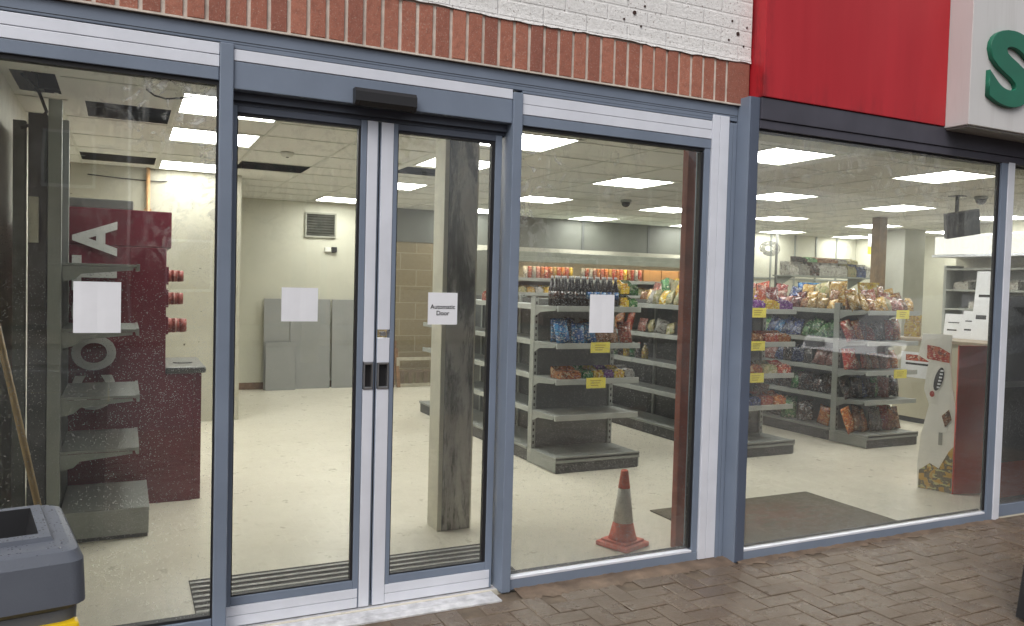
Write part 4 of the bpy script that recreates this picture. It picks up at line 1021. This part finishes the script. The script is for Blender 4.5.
# --- end unit C
gc = 'cartons on the end unit behind the corner post'
front_row(4.60, 5.22, 1.93, 1.25, [P_PURPLE, P_PURPLE, P_YELLOW, P_PURPLE], 'on the top shelf behind the corner post', 4, 'box', .10, None, 0, gc)
front_row(4.60, 5.22, 2.08, 1.25, [P_ORANGE, P_GOLD, P_RED, P_MAROON], 'in the back row, top shelf behind corner post', 4, 'bag', .20, .15, 5, 'bags on the end unit behind the corner post')
front_row(4.60, 5.22, 1.93, .97, [P_ORANGE, P_BROWN, P_RED, P_ORANGE], 'on the second shelf behind the corner post', 4, 'box', .09, None, 0, gc)
front_row(4.60, 5.22, 1.93, .70, [P_YELLOW, P_ORANGE, P_CREAM, P_RED], 'on the third shelf behind the corner post', 4, 'box', .10, None, 0, gc)
front_row(4.62, 5.18, 1.93, .43, [P_WHITE, P_NAVY, P_RED, P_ORANGE], 'on the fourth shelf behind the corner post', 4, 'box', .10, None, 0, gc)
front_row(4.62, 5.10, 2.10, .43, [P_DARK, P_MAROON, P_BROWN], 'in the back row, fourth shelf behind corner post', 3, 'bag', .18, .15, 5, 'bags on the end unit behind the corner post')
# --- run C, left face (seen between the end units)
side_row(2.42, 3.3, 4.66, 1.25, [P_CREAM, P_YELLOW, P_CREAM, P_WHITE, P_CREAM], 'on the top of the run right of mid aisle', 9, 'bag', .14, .11, 18, 'packets on the run right of the middle aisle')
side_row(2.42, 3.3, 4.80, 1.25, [P_CREAM, P_YELLOW, P_CREAM, P_GREEN], 'in the inner row by mid aisle', 9, 'bag', .25, .12, 6, 'packets on the run right of the middle aisle')
side_row(2.45, 2.62, 4.68, .97, [P_BROWN], 'beside the yellow price card right of the middle aisle', 1, 'bag', .22, .17, 6, 'packets on the run right of the middle aisle')
side_row(2.85, 3.5, 4.68, .97, [P_CREAM, P_WHITE, P_CREAM, P_PINK], 'on the second shelf right of mid aisle', 4, 'bag', .13, .15, 10, 'packets on the run right of the middle aisle')
side_row(3.55, 4.3, 4.68, .97, [P_RED, P_ORANGE, P_RED], 'in the back half, second shelf by mid aisle', 4, 'bag', .22, .17, 10, 'packets on the run right of the middle aisle')
side_row(3.3, 4.3, 4.70, .70, [P_YELLOW, P_DARK, P_GREEN], 'on the third shelf right of the middle aisle', 9, 'bottle', .15, None, 0, 'small bottles on the run right of the middle aisle')
side_row(3.9, 4.5, 4.68, .43, [P_WHITE, P_CREAM, P_BROWN], 'on the fourth shelf right of the middle aisle', 4, 'box', .10, None, 0, 'cartons on the run right of the middle aisle')
# --- end unit B
gb = 'snack bags on the right end unit'
front_row(6.05, 6.71, 1.90, 1.25, [P_GOLD, P_BROWN, P_GOLD, P_GOLD, P_CREAM, P_PINK, P_PINK, P_BROWN], 'on the top shelf of the right end unit', 9, 'bag', .13, .095, 24, gb)
front_row(6.05, 6.71, 2.0, 1.25, [P_GOLD, P_GOLD, P_BROWN, P_PINK, P_PINK], 'in the middle row atop the right end unit', 8, 'bag', .17, .11, 16, gb)
front_row(6.05, 6.71, 2.10, 1.25, [P_BROWN, P_GOLD, P_PINK, P_PINK], 'in the back row atop the right end unit', 6, 'bag', .21, .13, 8, gb)
front_row(6.02, 6.70, 2.03, .97, [P_RED, P_ORANGE, P_MAROON, P_RED, P_DARK, P_DARK], 'on the second shelf of the right end unit', 8, 'bag', .20, .135, 16, gb)
front_row(6.02, 6.70, 2.03, .70, [P_RED, P_ORANGE, P_RED, P_BROWN, P_ORANGE, P_PINK], 'on the third shelf of the right end unit', 8, 'bag', .18, .14, 18, gb)
front_row(6.02, 6.70, 2.03, .43, [P_DARK, P_DARK, P_NAVY, P_DARK, P_GREEN, P_PINK], 'on the fourth shelf of the right end unit', 8, 'bag', .20, .14, 12, gb)
front_row(6.04, 6.70, 1.99, .122, [P_ORANGE, P_BROWN, P_ORANGE, P_DARK, P_DARK, P_RED], 'on the base deck of the right end unit', 8, 'bag', .24, .15, 12, gb)
# --- run B, left face
gr = 'snack bags along the right shelving run'
side_row(2.30, 5.5, 6.12, 1.25, [P_GOLD, P_GOLD, P_GOLD, P_BROWN, P_MAROON, P_PINK, P_MAROON, P_PURPLE, P_GOLD, P_PURPLE, P_ORANGE, P_RED], 'in the outer row atop the right run', 28, 'bag', .13, .12, 26, gr)
side_row(2.35, 5.5, 6.19, 1.25, [P_BROWN, P_GOLD, P_GOLD, P_MAROON, P_NAVY, P_PINK, P_RED, P_GOLD], 'in the middle row atop the right run', 24, 'bag', .18, .13, 16, gr)
side_row(2.30, 5.5, 6.26, 1.25, [P_GOLD, P_CREAM, P_GOLD, P_NAVY, P_MAROON, P_RED, P_PINK, P_ORANGE, P_GREEN], 'in the inner row atop the right run', 16, 'bag', .25, .18, 8, gr)
side_row(2.30, 5.4, 6.15, .97, [P_GREEN, P_GREEN, P_GREEN, P_GREEN, P_NAVY, P_NAVY, P_BLUE, P_NAVY], 'on the second shelf of the right run', 27, 'bag', .19, .15, 22, gr)
side_row(2.30, 5.3, 6.15, .70, [P_PINK, P_PINK, P_DARK, P_NAVY, P_DARK, P_NAVY], 'on the third shelf of the right run', 22, 'bag', .20, .17, 15, gr)
side_row(2.30, 5.3, 6.15, .43, [P_DARK, P_DARK, P_DARK, P_GREEN, P_DARK], 'on the fourth shelf of the right run', 22, 'bag', .20, .17, 12, gr)
side_row(2.30, 5.3, 6.13, .122, [P_ORANGE, P_DARK, P_GREEN, P_DARK, P_DARK], 'on the base deck of the right run', 14, 'bag', .22, .19, 12, gr)
# upper bags seen over the run
key, mk = bag('bagblue', P_BLUE, .34, .20, .12); put(key, mk, (6.85, 3.3, 1.33), (R(-6), 0, R(-20)), 'big blue bag standing on top behind the gold snack bags', 'snack bag', None)
key, mk = bag('bagyellow', P_YELLOW, .30, .24, .12); put(key, mk, (6.62, 2.33, 1.31), (R(-6), 0, R(-15)), 'big bright yellow bag on top at the corner of the right run', 'snack bag', None)
# --- run A bits
put(*carton('redtub', P_RED, .16, .12, .14), (3.02, 3.55, 1.252), (0, 0, R(-90)), 'red carton alone on top of the long run behind the pillar', 'carton', None)
put(*bottle('whitebtl', P_WHITE, WHITECAP, P_GREEN, .035, .15), (3.0, 3.28, 1.252), (0, 0, 0), 'white bottle beside the red carton behind the pillar', 'bottle', None)
put(*bag('bagwhite', P_WHITE, .08, .12, .05), (3.0, 2.52, .972), (0, 0, R(-80)), 'small white packet alone on the left side of the long run', 'packet', None)
t = thing('storage_tub', 'blue plastic tub on the far end of the long run by the block wall', 'tub', (3.10, 4.7, .972))
MB().lathe([(.085, 0), (.10, .14), (.105, .15)], 18).build('body', BLUEP, t); MB().lathe([(.112, .1505), (.112, .165), (.10, .172)], 18).build('lid', BLUEP, t)

# ------------------------------------------------------------------ chiller at the back
O = (6.4, 6.8, 0)
t = thing('display_chiller', 'long lit wall chiller with drinks along the back of the shop', 'chiller', O)
MB().box(4.35, 8.7, 7.05, 7.15, .1, 1.95).build('back_panel', plain('chiller_back', (.42, .40, .34), .5), t, O)
MB().box(4.33, 4.37, 6.42, 7.05, .1, 1.86).build('side_panel', STEEL, t, O); MB().box(8.68, 8.72, 6.42, 7.05, .1, 1.86).build('side_panel', STEEL, t, O)
MB().box(4.37, 8.68, 6.35, 7.05, 1.775, 1.86, 0, .01).box(4.37, 8.68, 6.33, 6.37, 1.72, 1.79, 0, .006).build('canopy', plain('canopy_pale', (.30, .32, .27), .45), t, O)
MB().box(4.5, 8.6, 6.45, 6.50, 1.75, 1.77).build('light_strip', LAMPW, t, O)
MB().box(4.33, 8.72, 6.30, 7.05, .0045, .42, 0, .01).build('base', KICK, t, O)
for z in (.8, 1.06, 1.30, 1.50):
    sh = MB().box(4.37, 8.68, 6.50, 7.04, z-.02, z).build('shelf', STEEL, t, O)
    MB().box(4.37, 8.68, 6.48, 6.499, z-.035, z+.01).build('price_strip', STEEL_L, sh, O)
gch = 'drinks on the upper chiller shelf'
mats = [P_WHITE, P_RED, P_WHITE, P_PINK, P_ORANGE, P_RED, P_ORANGE, P_GOLD, P_RED, P_ORANGE, P_RED, P_YELLOW, P_ORANGE, P_RED]
for i in range(30):
    x = 4.95+i*.065
    if 14 > i > 11: continue
    m = mats[i % len(mats)]
    put(*can('can'+nm(m), m, .030, .165), (x, 6.56, 1.502), (0, 0, random.random()*6), '%s tall can, %s from the left on lit chiller shelf' % (nm(m), ORD[i]), 'can', gch)
for i in range(3):
    key = ('cardbox', i); 
    put(key, (lambda: proto('cardboard_box', MB().box(-.15, .15, 0, .3, 0, .17, 0, .004).box(-.006, .006, -.001, .301, .1705, .1712), P_CARD)), (7.05+i*.32, 6.54, 1.502), (0, 0, 0), 'plain cardboard box, %s from the left on lit chiller shelf' % ORD[i], 'box', 'cardboard boxes on the chiller')
for i in range(22):
    m = [P_CREAM, P_GOLD, P_WHITE, P_YELLOW, P_CREAM][i % 5]
    put(*carton('chl'+nm(m), m, .12, .11, .2), (4.9+i*.13, 6.53, 1.302), (0, 0, 0), '%s carton, %s from the left on the second chiller shelf' % (nm(m), ORD[i]), 'carton', 'cartons on the second chiller shelf')

# ------------------------------------------------------------------ right side: wall display, gantry, till
t = thing('wall_shelf', 'high wall shelf of boxed toys and books behind the crisp run', 'shelf', (10.45, 6.4, 1.68))
MB().box(-1.0, .95, -.2, .2, -.02, .0).build('board', STEEL, t)
for bx in (-.9, .7): MB().prism([(-.15, -.021), (.2, -.021), (.2, -.2)], bx, bx+.02, 'X').build('bracket', STEEL, t)
for i in range(9):
    m = [P_WHITE, P_WHITE, P_DARK, P_WHITE, P_WHITE, P_WHITE, P_CREAM, P_NAVY, P_WHITE][i]
    put(*carton('toy'+nm(m), m, .22, .22, .2), (9.6+i*.215, 6.28, 1.682), (0, 0, R(random.uniform(-6, 6))), '%s boxed item, %s from the left on the high wall shelf' % (nm(m), ORD[i]), 'box', 'boxes on the high wall shelf')
for i in range(6):
    m = [P_DARK, P_GREEN, P_BROWN, P_BROWN, P_WHITE, P_CREAM][i]
    put(*carton('toyb'+nm(m), m, .22, .09, .15), (9.9+i*.23, 6.42, 1.682+.222), (0, 0, R(random.uniform(-6, 6))), '%s boxed item, %s from the left atop the white boxes' % (nm(m), ORD[i]), 'box', 'boxes on the high wall shelf')
mb = MB(); mb.tube((9.81, 6.9, .01), (9.81, 6.9, 2.38), .022, n=10); mb.box(9.76, 9.86, 6.85, 6.95, .004, .03)
tag(mb.build('service_pipe', plain('dark_pipe', (.05, .05, .045), .5)), 'dark vertical pole in front of the pale back wall right of the corner post', 'pipe')
mb = MB()
for a in range(5):
    r_ = .10+.03*a; mb.path([(9.62+r_*math.cos(q*.5+a), 6.88-.006*a, 2.12+.55*r_*math.sin(q*.5+a)) for q in range(13)], .006, 5)
tag(mb.build('cable_coil', CABLE), 'tangled coil of cable hanging at the top of the dark pole', 'cable')
GXF = 9.9
t = thing('light_gantry', 'long lit white gantry above the till shelves on the right wall', 'gantry', (10.1, 2.3, 1.9))
O = (10.1, 2.3, 1.9)
MB().box(GXF+.012, XG-.001, .35, 4.08, 1.93, 2.22, 0, .004).build('housing', WHITESIGN, t, O)
MB().box(GXF, GXF+.011, .37, 4.06, 1.965, 2.20).build('light_face', LAMPG, t, O)
MB().box(GXF-.03, GXF+.01, .35, 4.08, 1.925, 1.96, 0, .004).build('lower_rail', ALU, t, O)
t = thing('till_shelving', 'pale grey rack of small goods under the lit gantry', 'shelving', (10.15, 2.4, 0))
O = (10.15, 2.4, 0)
MB().box(10.3, 10.38, .6, 3.95, .01, 1.80).build('back_panel', GREYPANEL, t, O)
for y in (3.93, 2.85, 1.75, .62): MB().box(9.95, 10.3, y-.02, y+.02, .01, 1.82, 0, .003).build('upright', STEEL_L, t, O)
for z in (1.78, 1.50, 1.25, .98):
    for ya, yb in ((2.87, 3.91), (1.77, 2.83), (.64, 1.73)): MB().box(9.95, 10.298, ya, yb, z-.025, z, 0, .002).build('shelf', STEEL_L, t, O)
for i in range(12):
    m = [P_WHITE, P_WHITE, P_CREAM, P_WHITE, P_NAVY, P_GREEN, P_WHITE, P_CREAM, P_WHITE, P_BLUE, P_WHITE, P_CREAM][i]
    z = [1.502, 1.252, .982][i % 3]
    put(*carton('till'+nm(m), m, .2, .13, .2), (9.98, 3.72-.22*i, z), (0, 0, R(-90)), '%s packet, %s from the far end of the till rack' % (nm(m), ORD[i]), 'packet', 'packets on the till rack')
tag(MB().box(8.72, 8.86, 3.98, 4.10, .004, CZ-.001, 0, .004).build('wooden_post', plain('post_brown', (.15, .095, .045), .6, 0, .3, 10)), 'brown wooden post beyond the snack shelves', 'post')
tag(MB().box(10.5, 10.95, 5.0, 5.4, .004, CZ-.001, 0, .004).build('grey_column', plain('col_grey', (.36, .36, .32), .6, 0, .1, 3)), 'pale grey square column at the far right of the shop', 'column')
O_ = (9.8, 5.0, 1.9); t = thing('hanging_sign', 'small hanging card with a yellow green lower band near the grey column', 'sign', O_)
MB().box(9.72, 9.98, 4.995, 5.0, 2.10, 2.28).build('card', PAPER, t, O_); MB().box(9.72, 9.98, 4.994, 5.0, 1.99, 2.099).build('lower_band', YELLOW, t, O_)
MB().tube((9.85, 4.997, 2.28), (9.85, 4.997, CZ-.001), .003, n=6).build('hanger', CABLE, t, O_)
# counter
O = (8.3, 2.0, 0)
t = thing('shop_counter', 'pale till counter with white front posters right of the snack shelves', 'counter', O)
MB().box(7.85, 8.5, .55, 3.0, .06, .90, 0, .004).build('cabinet', plain('counter_cream', (.50, .47, .37), .5, 0, .06, 3), t, O)
MB().box(7.80, 8.55, .50, 3.05, .902, .94, 0, .008).build('worktop', plain('counter_top', (.30, .24, .17), .4), t, O)
MB().box(7.87, 8.48, .57, 2.98, .005, .06).build('plinth', KICK, t, O)
def poster(x, y0, y1, z0, z1, label):
    o = MB().box(x-.003, x, y0, y1, z0, z1).box(x-.0036, x-.0031, y0+.08*(y1-y0), y1-.1*(y1-y0), z0+.5*(z1-z0), z0+.58*(z1-z0), 1).box(x-.0036, x-.0031, y0+.25*(y1-y0), y1-.1*(y1-y0), z0+.66*(z1-z0), z0+.9*(z1-z0), 2).build('counter_poster', [PAPER, INK, P_RED], None, (x, y0, z0))
    o.location = (x, y0, z0); return tag(o, label, 'poster')
poster(7.849, 2.3, 2.9, .50, .78, 'white poster with a red picture on the front of the till counter')
put(*carton('cryel', P_YELLOW, .16, .24, .12), (7.95, 2.86, .942), (0, 0, R(-60)), 'yellow carton standing on the end of the till counter', 'carton', None)
for i, (y, z0, z1, w_) in enumerate(((2.62, .95, 1.22, .20), (2.44, .95, 1.26, .14), (2.30, .95, 1.70, .20), (2.10, .95, 1.30, .16))):
    o = MB().box(-.002, .002, -w_/2, w_/2, 0, z1-z0).box(-.0026, -.0021, -w_*.3, w_*.3, (z1-z0)*.62, (z1-z0)*.66, 1).box(-.0026, -.0021, -w_*.2, w_*.33, (z1-z0)*.3, (z1-z0)*.36, 1).build('card_display', [PAPER, INK], None)
    o.location = (8.30, y, z0-.008); o.rotation_euler = (0, R(8), R(10))
    tag(o, ['wide white leaflet card, farthest of the row on the till counter', 'narrow white leaflet card on the till counter next to the tall one', 'tallest white card with dark marks on the till counter', 'short white card nearest the street on the till counter'][i], 'card')

# ------------------------------------------------------------------ promo stand, mats, cone
SX, SY = 5.285, .44
t = thing('promotion_stand', 'tall cardboard promotion stand with white side and red front inside the right window', 'display stand', (SX, SY, 0))
CW = plain('stand_white', (.78, .76, .70), .5, 0, .05, 8); CR = plain('stand_red', (.55, .05, .028), .45, 0, .12, 3)
# red front board faces the street; white side board runs back at an angle with a stepped outline
m_ = MB(); m_.box(0, .27, -.012, .0, .006, 1.06, 0, .002); fb = m_.build('red_board', CR, t); fb.rotation_euler = (0, 0, R(-14))
prof = [(0, .006), (.0, .62), (.035, .76), (.055, .90), (.055, 1.13), (.30, 1.13), (.33, .97), (.24, .93), (.27, .73), (.22, .62), (.28, .40), (.30, .18), (.29, .006)]
m_ = MB(); m_.prism([(-u*.78, v_) for u, v_ in prof], .0, .012, 'Y'); wb = m_.build('white_board', CW, t); wb.rotation_euler = (0, 0, R(-70)); wb.location = (.0, .0, 0)
def onwb(mb_, name, mats_):
    o = mb_.build(name, mats_, wb); return o
m_ = MB()
m_.prism([(-.115+.028*math.cos(a)*1.0+.05*math.sin(a)*.35, .81+.085*math.sin(a)) for a in [2*PI*i/18 for i in range(18)]], -.004, -.0005, 'Y')
lg = onwb(m_, 'logo', INK)
m_ = MB()
for i in range(6): m_.box(-.125+i*.004, -.105+i*.004, -.0055, -.0042, .745+i*.024, .757+i*.024)
m_.build('logo_letters', PAPER, lg)
m_ = MB().prism([(-.155+.016*math.cos(a), .70+.022*math.sin(a)) for a in [2*PI*i/12 for i in range(12)]], -.004, -.0005, 'Y'); onwb(m_, 'heart_mark', plain('mark_red', (.35, .03, .02), .5))
m_ = MB().prism([(-.06, .47), (-.02, .53), (-.04, .60), (-.085, .55)], -.004, -.0005, 'Y'); onwb(m_, 'picture', P_BROWN)
m_ = MB().prism([(-.002, .01), (-.22, .01), (-.22, .14), (-.15, .20), (-.09, .17), (-.03, .30), (-.002, .34)], -.004, -.0005, 'Y'); onwb(m_, 'food_picture', pack('food', (.52, .30, .05), (.14, .12, .07), (.55, .52, .22), 9))
m_ = MB().box(-.10, -.075, -.004, -.0005, .34, .43); onwb(m_, 'stamp', plain('stamp_grey', (.25, .25, .22), .6))
m_ = MB().prism([(-.05, .93), (-.2, .95), (-.2, 1.05), (-.12, 1.04), (-.05, 1.0)], -.004, -.0005, 'Y'); onwb(m_, 'top_picture', P_RED)
o = MB().box(.28, .36, .02, .03, .006, .62, 0, .004).build('side_flap', CW, t); o.rotation_euler = (0, 0, R(-22))
t = thing('darkening_board', 'added dark board with a red patch, darkening the narrow pane at the right edge', 'board', (5.7, .03, 0))  # board added to keep the view past this pane dark
O = (5.7, .03, 0)
MB().box(5.075, 6.5, .01, .04, .005, 1.42, 0, .003).build('board', plain('board_dark', (.035, .037, .04), .5, 0, .3, 6), t, O)
MB().box(5.10, 5.45, .006, .0095, .10, .33).build('red_patch', CR, t, O); MB().box(5.10, 5.5, .006, .0095, .82, .86).build('pale_strip', STEEL, t, O)
# mats
o = MB().box(2.985, 4.31, .06, .845, 0, .009, 0, .003).build('floor_mat', FLOORMAT, None, (3.65, .45, 0)); o.location = (3.65, .45, .0045)
tag(o, 'brown carpet mat with faded red print behind the right window', 'mat')
o_ = (1.0, .4, .004)
t = thing('entrance_mat', 'ribbed metal and rubber entrance mat just behind the sliding doors', 'mat', o_)
MB().box(.28, 1.74, .115, .648, .0042, .008).build('carpet_base', MATCARPET, t, o_)
m_ = MB()
y = .125
while y < .64: m_.box(.282, 1.738, y, y+.022, .008, .014, 0, .002); y += .058
m_.build('ribs', MATRIB, t, o_)
t = thing('traffic_cone', 'worn red and white traffic cone on the shop floor behind the middle window', 'traffic cone', (2.45, .35, .004), R(20)); t.scale = (1.07, 1.07, 1.05)
m_ = MB(); m_.box(-.098, .098, -.098, .098, 0, .026, 0, .010).box(-.078, .078, -.078, .078, .026, .038, 0, .005)
m_.build('base', CONE, t)
MB().lathe([(.073, .0385), (.066, .06), (.051, .125)], 24).build('lower_cone', CONE, t)
MB().lathe([(.0515, .126), (.031, .30)], 24).build('white_sleeve', SLEEVE, t)
MB().lathe([(.0305, .301), (.0185, .388), (.015, .394), (.012, .38)], 24).build('tip', CONE, t)

# ------------------------------------------------------------------ street furniture
t = thing('litter_bin', 'grey plastic litter bin with yellow band outside the left window', 'litter bin', (-.374, -1.50, .008), R(9))
W2 = .295; D2 = .182
def tub(z0, z1, a0, a1, mb_, mi=0, b_=.03, n=5):
    """tapering rounded-rectangle shell"""
    def ring(z, s):
        pts = []
        for (cx, cy, q) in ((1, 1, 0), (-1, 1, 1), (-1, -1, 2), (1, -1, 3)):
            for i in range(n+1):
                a = PI/2*(q+i/n); pts.append(((W2+s-b_)*cx+b_*math.cos(a), (D2+s-b_)*cy+b_*math.sin(a), z))
        return [mb_.bm.verts.new(p) for p in pts]
    A, B = ring(z0, a0), ring(z1, a1); m = len(A)
    for i in range(m):
        q = mb_.bm.faces.new([A[i], A[(i+1) % m], B[(i+1) % m], B[i]]); q.smooth = True; q.material_index = mi
    return A, B
m_ = MB()
A0, B0 = tub(.790, .80, -.012, .0, m_, 0, .025); A1, B1 = tub(.80, .876, .0, -.003, m_, 0, .025); A2, B2 = tub(.876, .894, -.003, -.012, m_, 0, .025)
A3, B3 = tub(.894, .90, -.012, -.024, m_, 0, .025)
# top with a long opening
zt = .90
ox0, ox1, oy0, oy1 = -.20, .226, -.08, .115
rim = [(ox0-.03, oy0-.03), (ox1+.022, oy0-.03), (ox1+.022, oy1+.022), (ox0-.03, oy1+.026)]
inn = [(ox0, oy0), (ox1, oy0), (ox1, oy1), (ox0, oy1)]
ro = [m_.bm.verts.new((x, y, zt)) for x, y in rim]
per = B3
# connect perimeter to the rim by an n-gon split in four
def nearest(i_):
    c_ = [(1, 1), (-1, 1), (-1, -1), (1, -1)][i_]
    return [v_ for v_ in per if v_.co.x*c_[0] > 0 and v_.co.y*c_[1] > 0]
N = 6
c_rt, c_lt, c_lb, c_rb = per[0:N], per[N:2*N], per[2*N:3*N], per[3*N:4*N]
R_lb, R_rb, R_rt, R_lt = ro
m_.bm.faces.new(c_rt[N-1:N]+c_lt[0:1]+[R_lt, R_rt]); m_.bm.faces.new(c_lt[N-1:N]+c_lb[0:1]+[R_lb, R_lt])
m_.bm.faces.new(c_lb[N-1:N]+c_rb[0:1]+[R_rb, R_lb]); m_.bm.faces.new(c_rb[N-1:N]+c_rt[0:1]+[R_rt, R_rb])
for cc, rv in ((c_rt, R_rt), (c_lt, R_lt), (c_lb, R_lb), (c_rb, R_rb)):
    for a, b_ in zip(cc, cc[1:]): m_.bm.faces.new([a, b_, rv])
up = [m_.bm.verts.new((x*.985, y*.985, zt+.008)) for x, y in rim]
iu = [m_.bm.verts.new((x, y, zt+.008)) for x, y in inn]; idn = [m_.bm.verts.new((x*.93, y*.85, zt-.10)) for x, y in inn]
for i in range(4):
    j = (i+1) % 4
    m_.bm.faces.new([ro[i], ro[j], up[j], up[i]]); m_.bm.faces.new([up[i], up[j], iu[j], iu[i]]); m_.bm.faces.new([iu[i], iu[j], idn[j], idn[i]]).material_index = 1
lid = m_.build('lid', [BINGREY, BLACKP], t)
MB().box(-.25, .25, -.14, .14, .70, .71).build('inner_liner', BLACKP, t)
m_ = MB(); A, B = tub(-.005, .789, -.03, -.012, m_); m_.bm.faces.new(A[::-1]); m_.build('body', BINGREY, t)
m_ = MB(); m_.box(-.24, .283, -D2-.004, -D2+.03, .69, .768, 0, .006).tube((.10, -D2-.007, .757), (.10, -D2+.01, .757), .007, n=10); m_.build('yellow_band', YELP, t)
# black pavement board at the right edge
t = thing('pavement_board', 'black A frame pavement board cut off by the right edge', 'pavement sign', (3.69, -1.42, 0), R(-90))
m_ = MB(); m_.box(-.30, .30, -.02, .02, 0, .95, 0, .004); o = m_.build('front_leaf', BLACKP, t); o.location = (0, -.16, .01); o.rotation_euler = (R(-10), 0, 0)
m_ = MB(); m_.box(-.30, .30, -.02, .02, 0, .95, 0, .004); o = m_.build('back_leaf', BLACKP, t); o.location = (0, .16, .01); o.rotation_euler = (R(10), 0, 0)

# ------------------------------------------------------------------ across the street (mirrored faintly in the glass)
tag(MB().box(-30, 40, -14, -3.72, -.028, -.02).build('road', ASPHALT), kind='structure')
tag(MB().box(-30, 40, -18, -14.001, -.028, .10).build('far_pavement', JOINT), kind='structure')
BR2 = plain('terrace_brick', (.22, .12, .09), .85, 0, .2, 3); WF = plain('window_white', (.7, .7, .7), .5); ROOF = plain('slate_roof', (.07, .075, .085), .6, 0, .2, 2)
def house(x, w_, h_, label):
    O = (x, -20, .1); t = thing('terraced_house', label, 'house', O)
    MB().box(x-w_/2, x+w_/2, -24, -20, .1, h_).build('wall', BR2, t, O)
    rf = MB().prism([(-24.3, h_), (-19.7, h_), (-22, h_+1.9)], x-w_/2, x+w_/2, 'X').build('roof', ROOF, t, O)
    MB().box(x+w_/2-1.1, x+w_/2-.4, -22.4, -21.8, h_+1.2, h_+2.8).build('chimney', BR2, rf, O)
    for dx in (-w_*.27, w_*.27):
        for z in (1.0, 3.6):
            if z < 2 and dx > 0: continue
            f_ = MB().box(x+dx-.6, x+dx+.6, -20.0, -19.93, z, z+1.4).build('window', WF, t, O)
            MB().box(x+dx-.52, x+dx+.52, -19.928, -19.92, z+.08, z+1.32).build('pane', GLASSDARK, f_, O)
    MB().box(x+w_*.27-.5, x+w_*.27+.5, -20.0, -19.94, .1, 2.2).build('door', plain('door_%d' % int(x*10), (.05+.05*(int(x) % 3), .06, .08), .4), t, O)
house(-9, 6, 5.6, 'brick terraced house far left across the road'); house(-2.9, 6, 5.8, 'brick terraced house second from left across the road'); house(3.2, 6, 5.5, 'brick terraced house third from left across the road')
house(15.5, 6, 5.8, 'brick terraced house beyond the gap across the road')
O = (2.9, -10.5, 0); t = thing('street_tree', 'leafy street tree standing across the road from the shop', 'tree', O)
m_ = MB(); m_.tube((2.9, -10.5, -.02), (2.95, -10.5, 2.6), .16, .11, 10); m_.build('trunk', WOODD, t, O)
m_ = MB()
for a in range(7): m_.tube((2.95, -10.5, 2.5), (2.95+1.5*math.cos(a*.9), -10.5+1.5*math.sin(a*.9), 3.6+.35*(a % 3)), .06, .015, 6)
m_.build('limbs', WOODD, t, O)
m_ = MB(); rnd = random.Random(3)
for q in range(2600):
    c_ = rnd.randrange(11); cx, cy, cz = 2.95+1.5*math.cos(c_*2.4)*(.3+.07*c_), -10.5+1.4*math.sin(c_*2.4)*(.3+.07*c_), 3.7+.2*(c_ % 6)
    v_ = Vector((rnd.gauss(0, .38)+cx, rnd.gauss(0, .38)+cy, rnd.gauss(0, .33)+cz)); a_ = Vector((rnd.uniform(-1, 1), rnd.uniform(-1, 1), rnd.uniform(-1, 1))).normalized()*.075; b_ = a_.orthogonal().normalized()*.045
    m_.poly([v_-a_, v_+b_, v_+a_, v_-b_])
m_.build('crown', plain('leaf', (.05, .085, .03), .6, 0, .4, 3), t, O)

t = thing('blocker_canopy', 'unseen canopy added to darken the pavement beyond the white sign', 'canopy', (6.4, -1.2, 2.38))  # out of view, added only to shade the pavement at the right
O = (6.4, -1.2, 2.38)
MB().box(5.25, 8.0, -2.6, -.31, 2.385, 2.50, 0, .01).build('blocker_slab', FRAME_SHADE_PLUM, t, O)
MB().box(7.75, 7.87, -2.5, -2.38, -.02, 2.384, 0, .006).build('post', FRAME_SHADE_PLUM, t, O)
# silver hatchback, only seen in the glass
O = (10.9, -4.75, -.02)
t = thing('parked_car', 'silver hatchback parked at the kerb, mirrored in the right window', 'car', O, R(0))
prof = [(-1.95, .30), (-1.98, .62), (-1.85, .80), (-1.0, .92), (-.35, 1.38), (.95, 1.45), (1.65, 1.10), (1.85, .85), (1.85, .32)]
m_ = MB(); bm = m_.bm; L = []
for yy, k_ in ((-.84, 0), (-.80, 1), (.80, 1), (.84, 0)):
    L.append([bm.verts.new((x, yy*(1 if z < .95 else (.80 if True else 1)), z)) for x, z in prof])
for A, B in zip(L, L[1:]):
    for i in range(len(prof)): 
        j = (i+1) % len(prof); bm.faces.new([A[i], A[j], B[j], B[i]])
bm.faces.new(L[0]); bm.faces.new(L[-1][::-1])
m_.build('body', CAR_PAINT, t)
MB().prism([(-.92, .96), (-.38, 1.33), (-.34, 1.33), (-.86, .96)], -.6, .6, 'Y').build('windscreen', GLASSDARK, t)
for sy in (-1, 1):
    MB().box(-.55, 1.2, sy*.70-.01, sy*.70+.012, .98, 1.30).build('side_window', GLASSDARK, t)
    MB().box(-1.96, -1.80, sy*.62-.16, sy*.62+.16, .62, .76, 0, .03).build('headlight', PAPER, t)
    for x in (-1.25, 1.2):
        wl = MB().tube((x, sy*.70, .31), (x, sy*.87, .31), .31, n=24).build('wheel', RUBBER, t); MB().tube((x, sy*.871, .31), (x, sy*.88, .31), .20, n=20).build('rim', CHROME, wl)
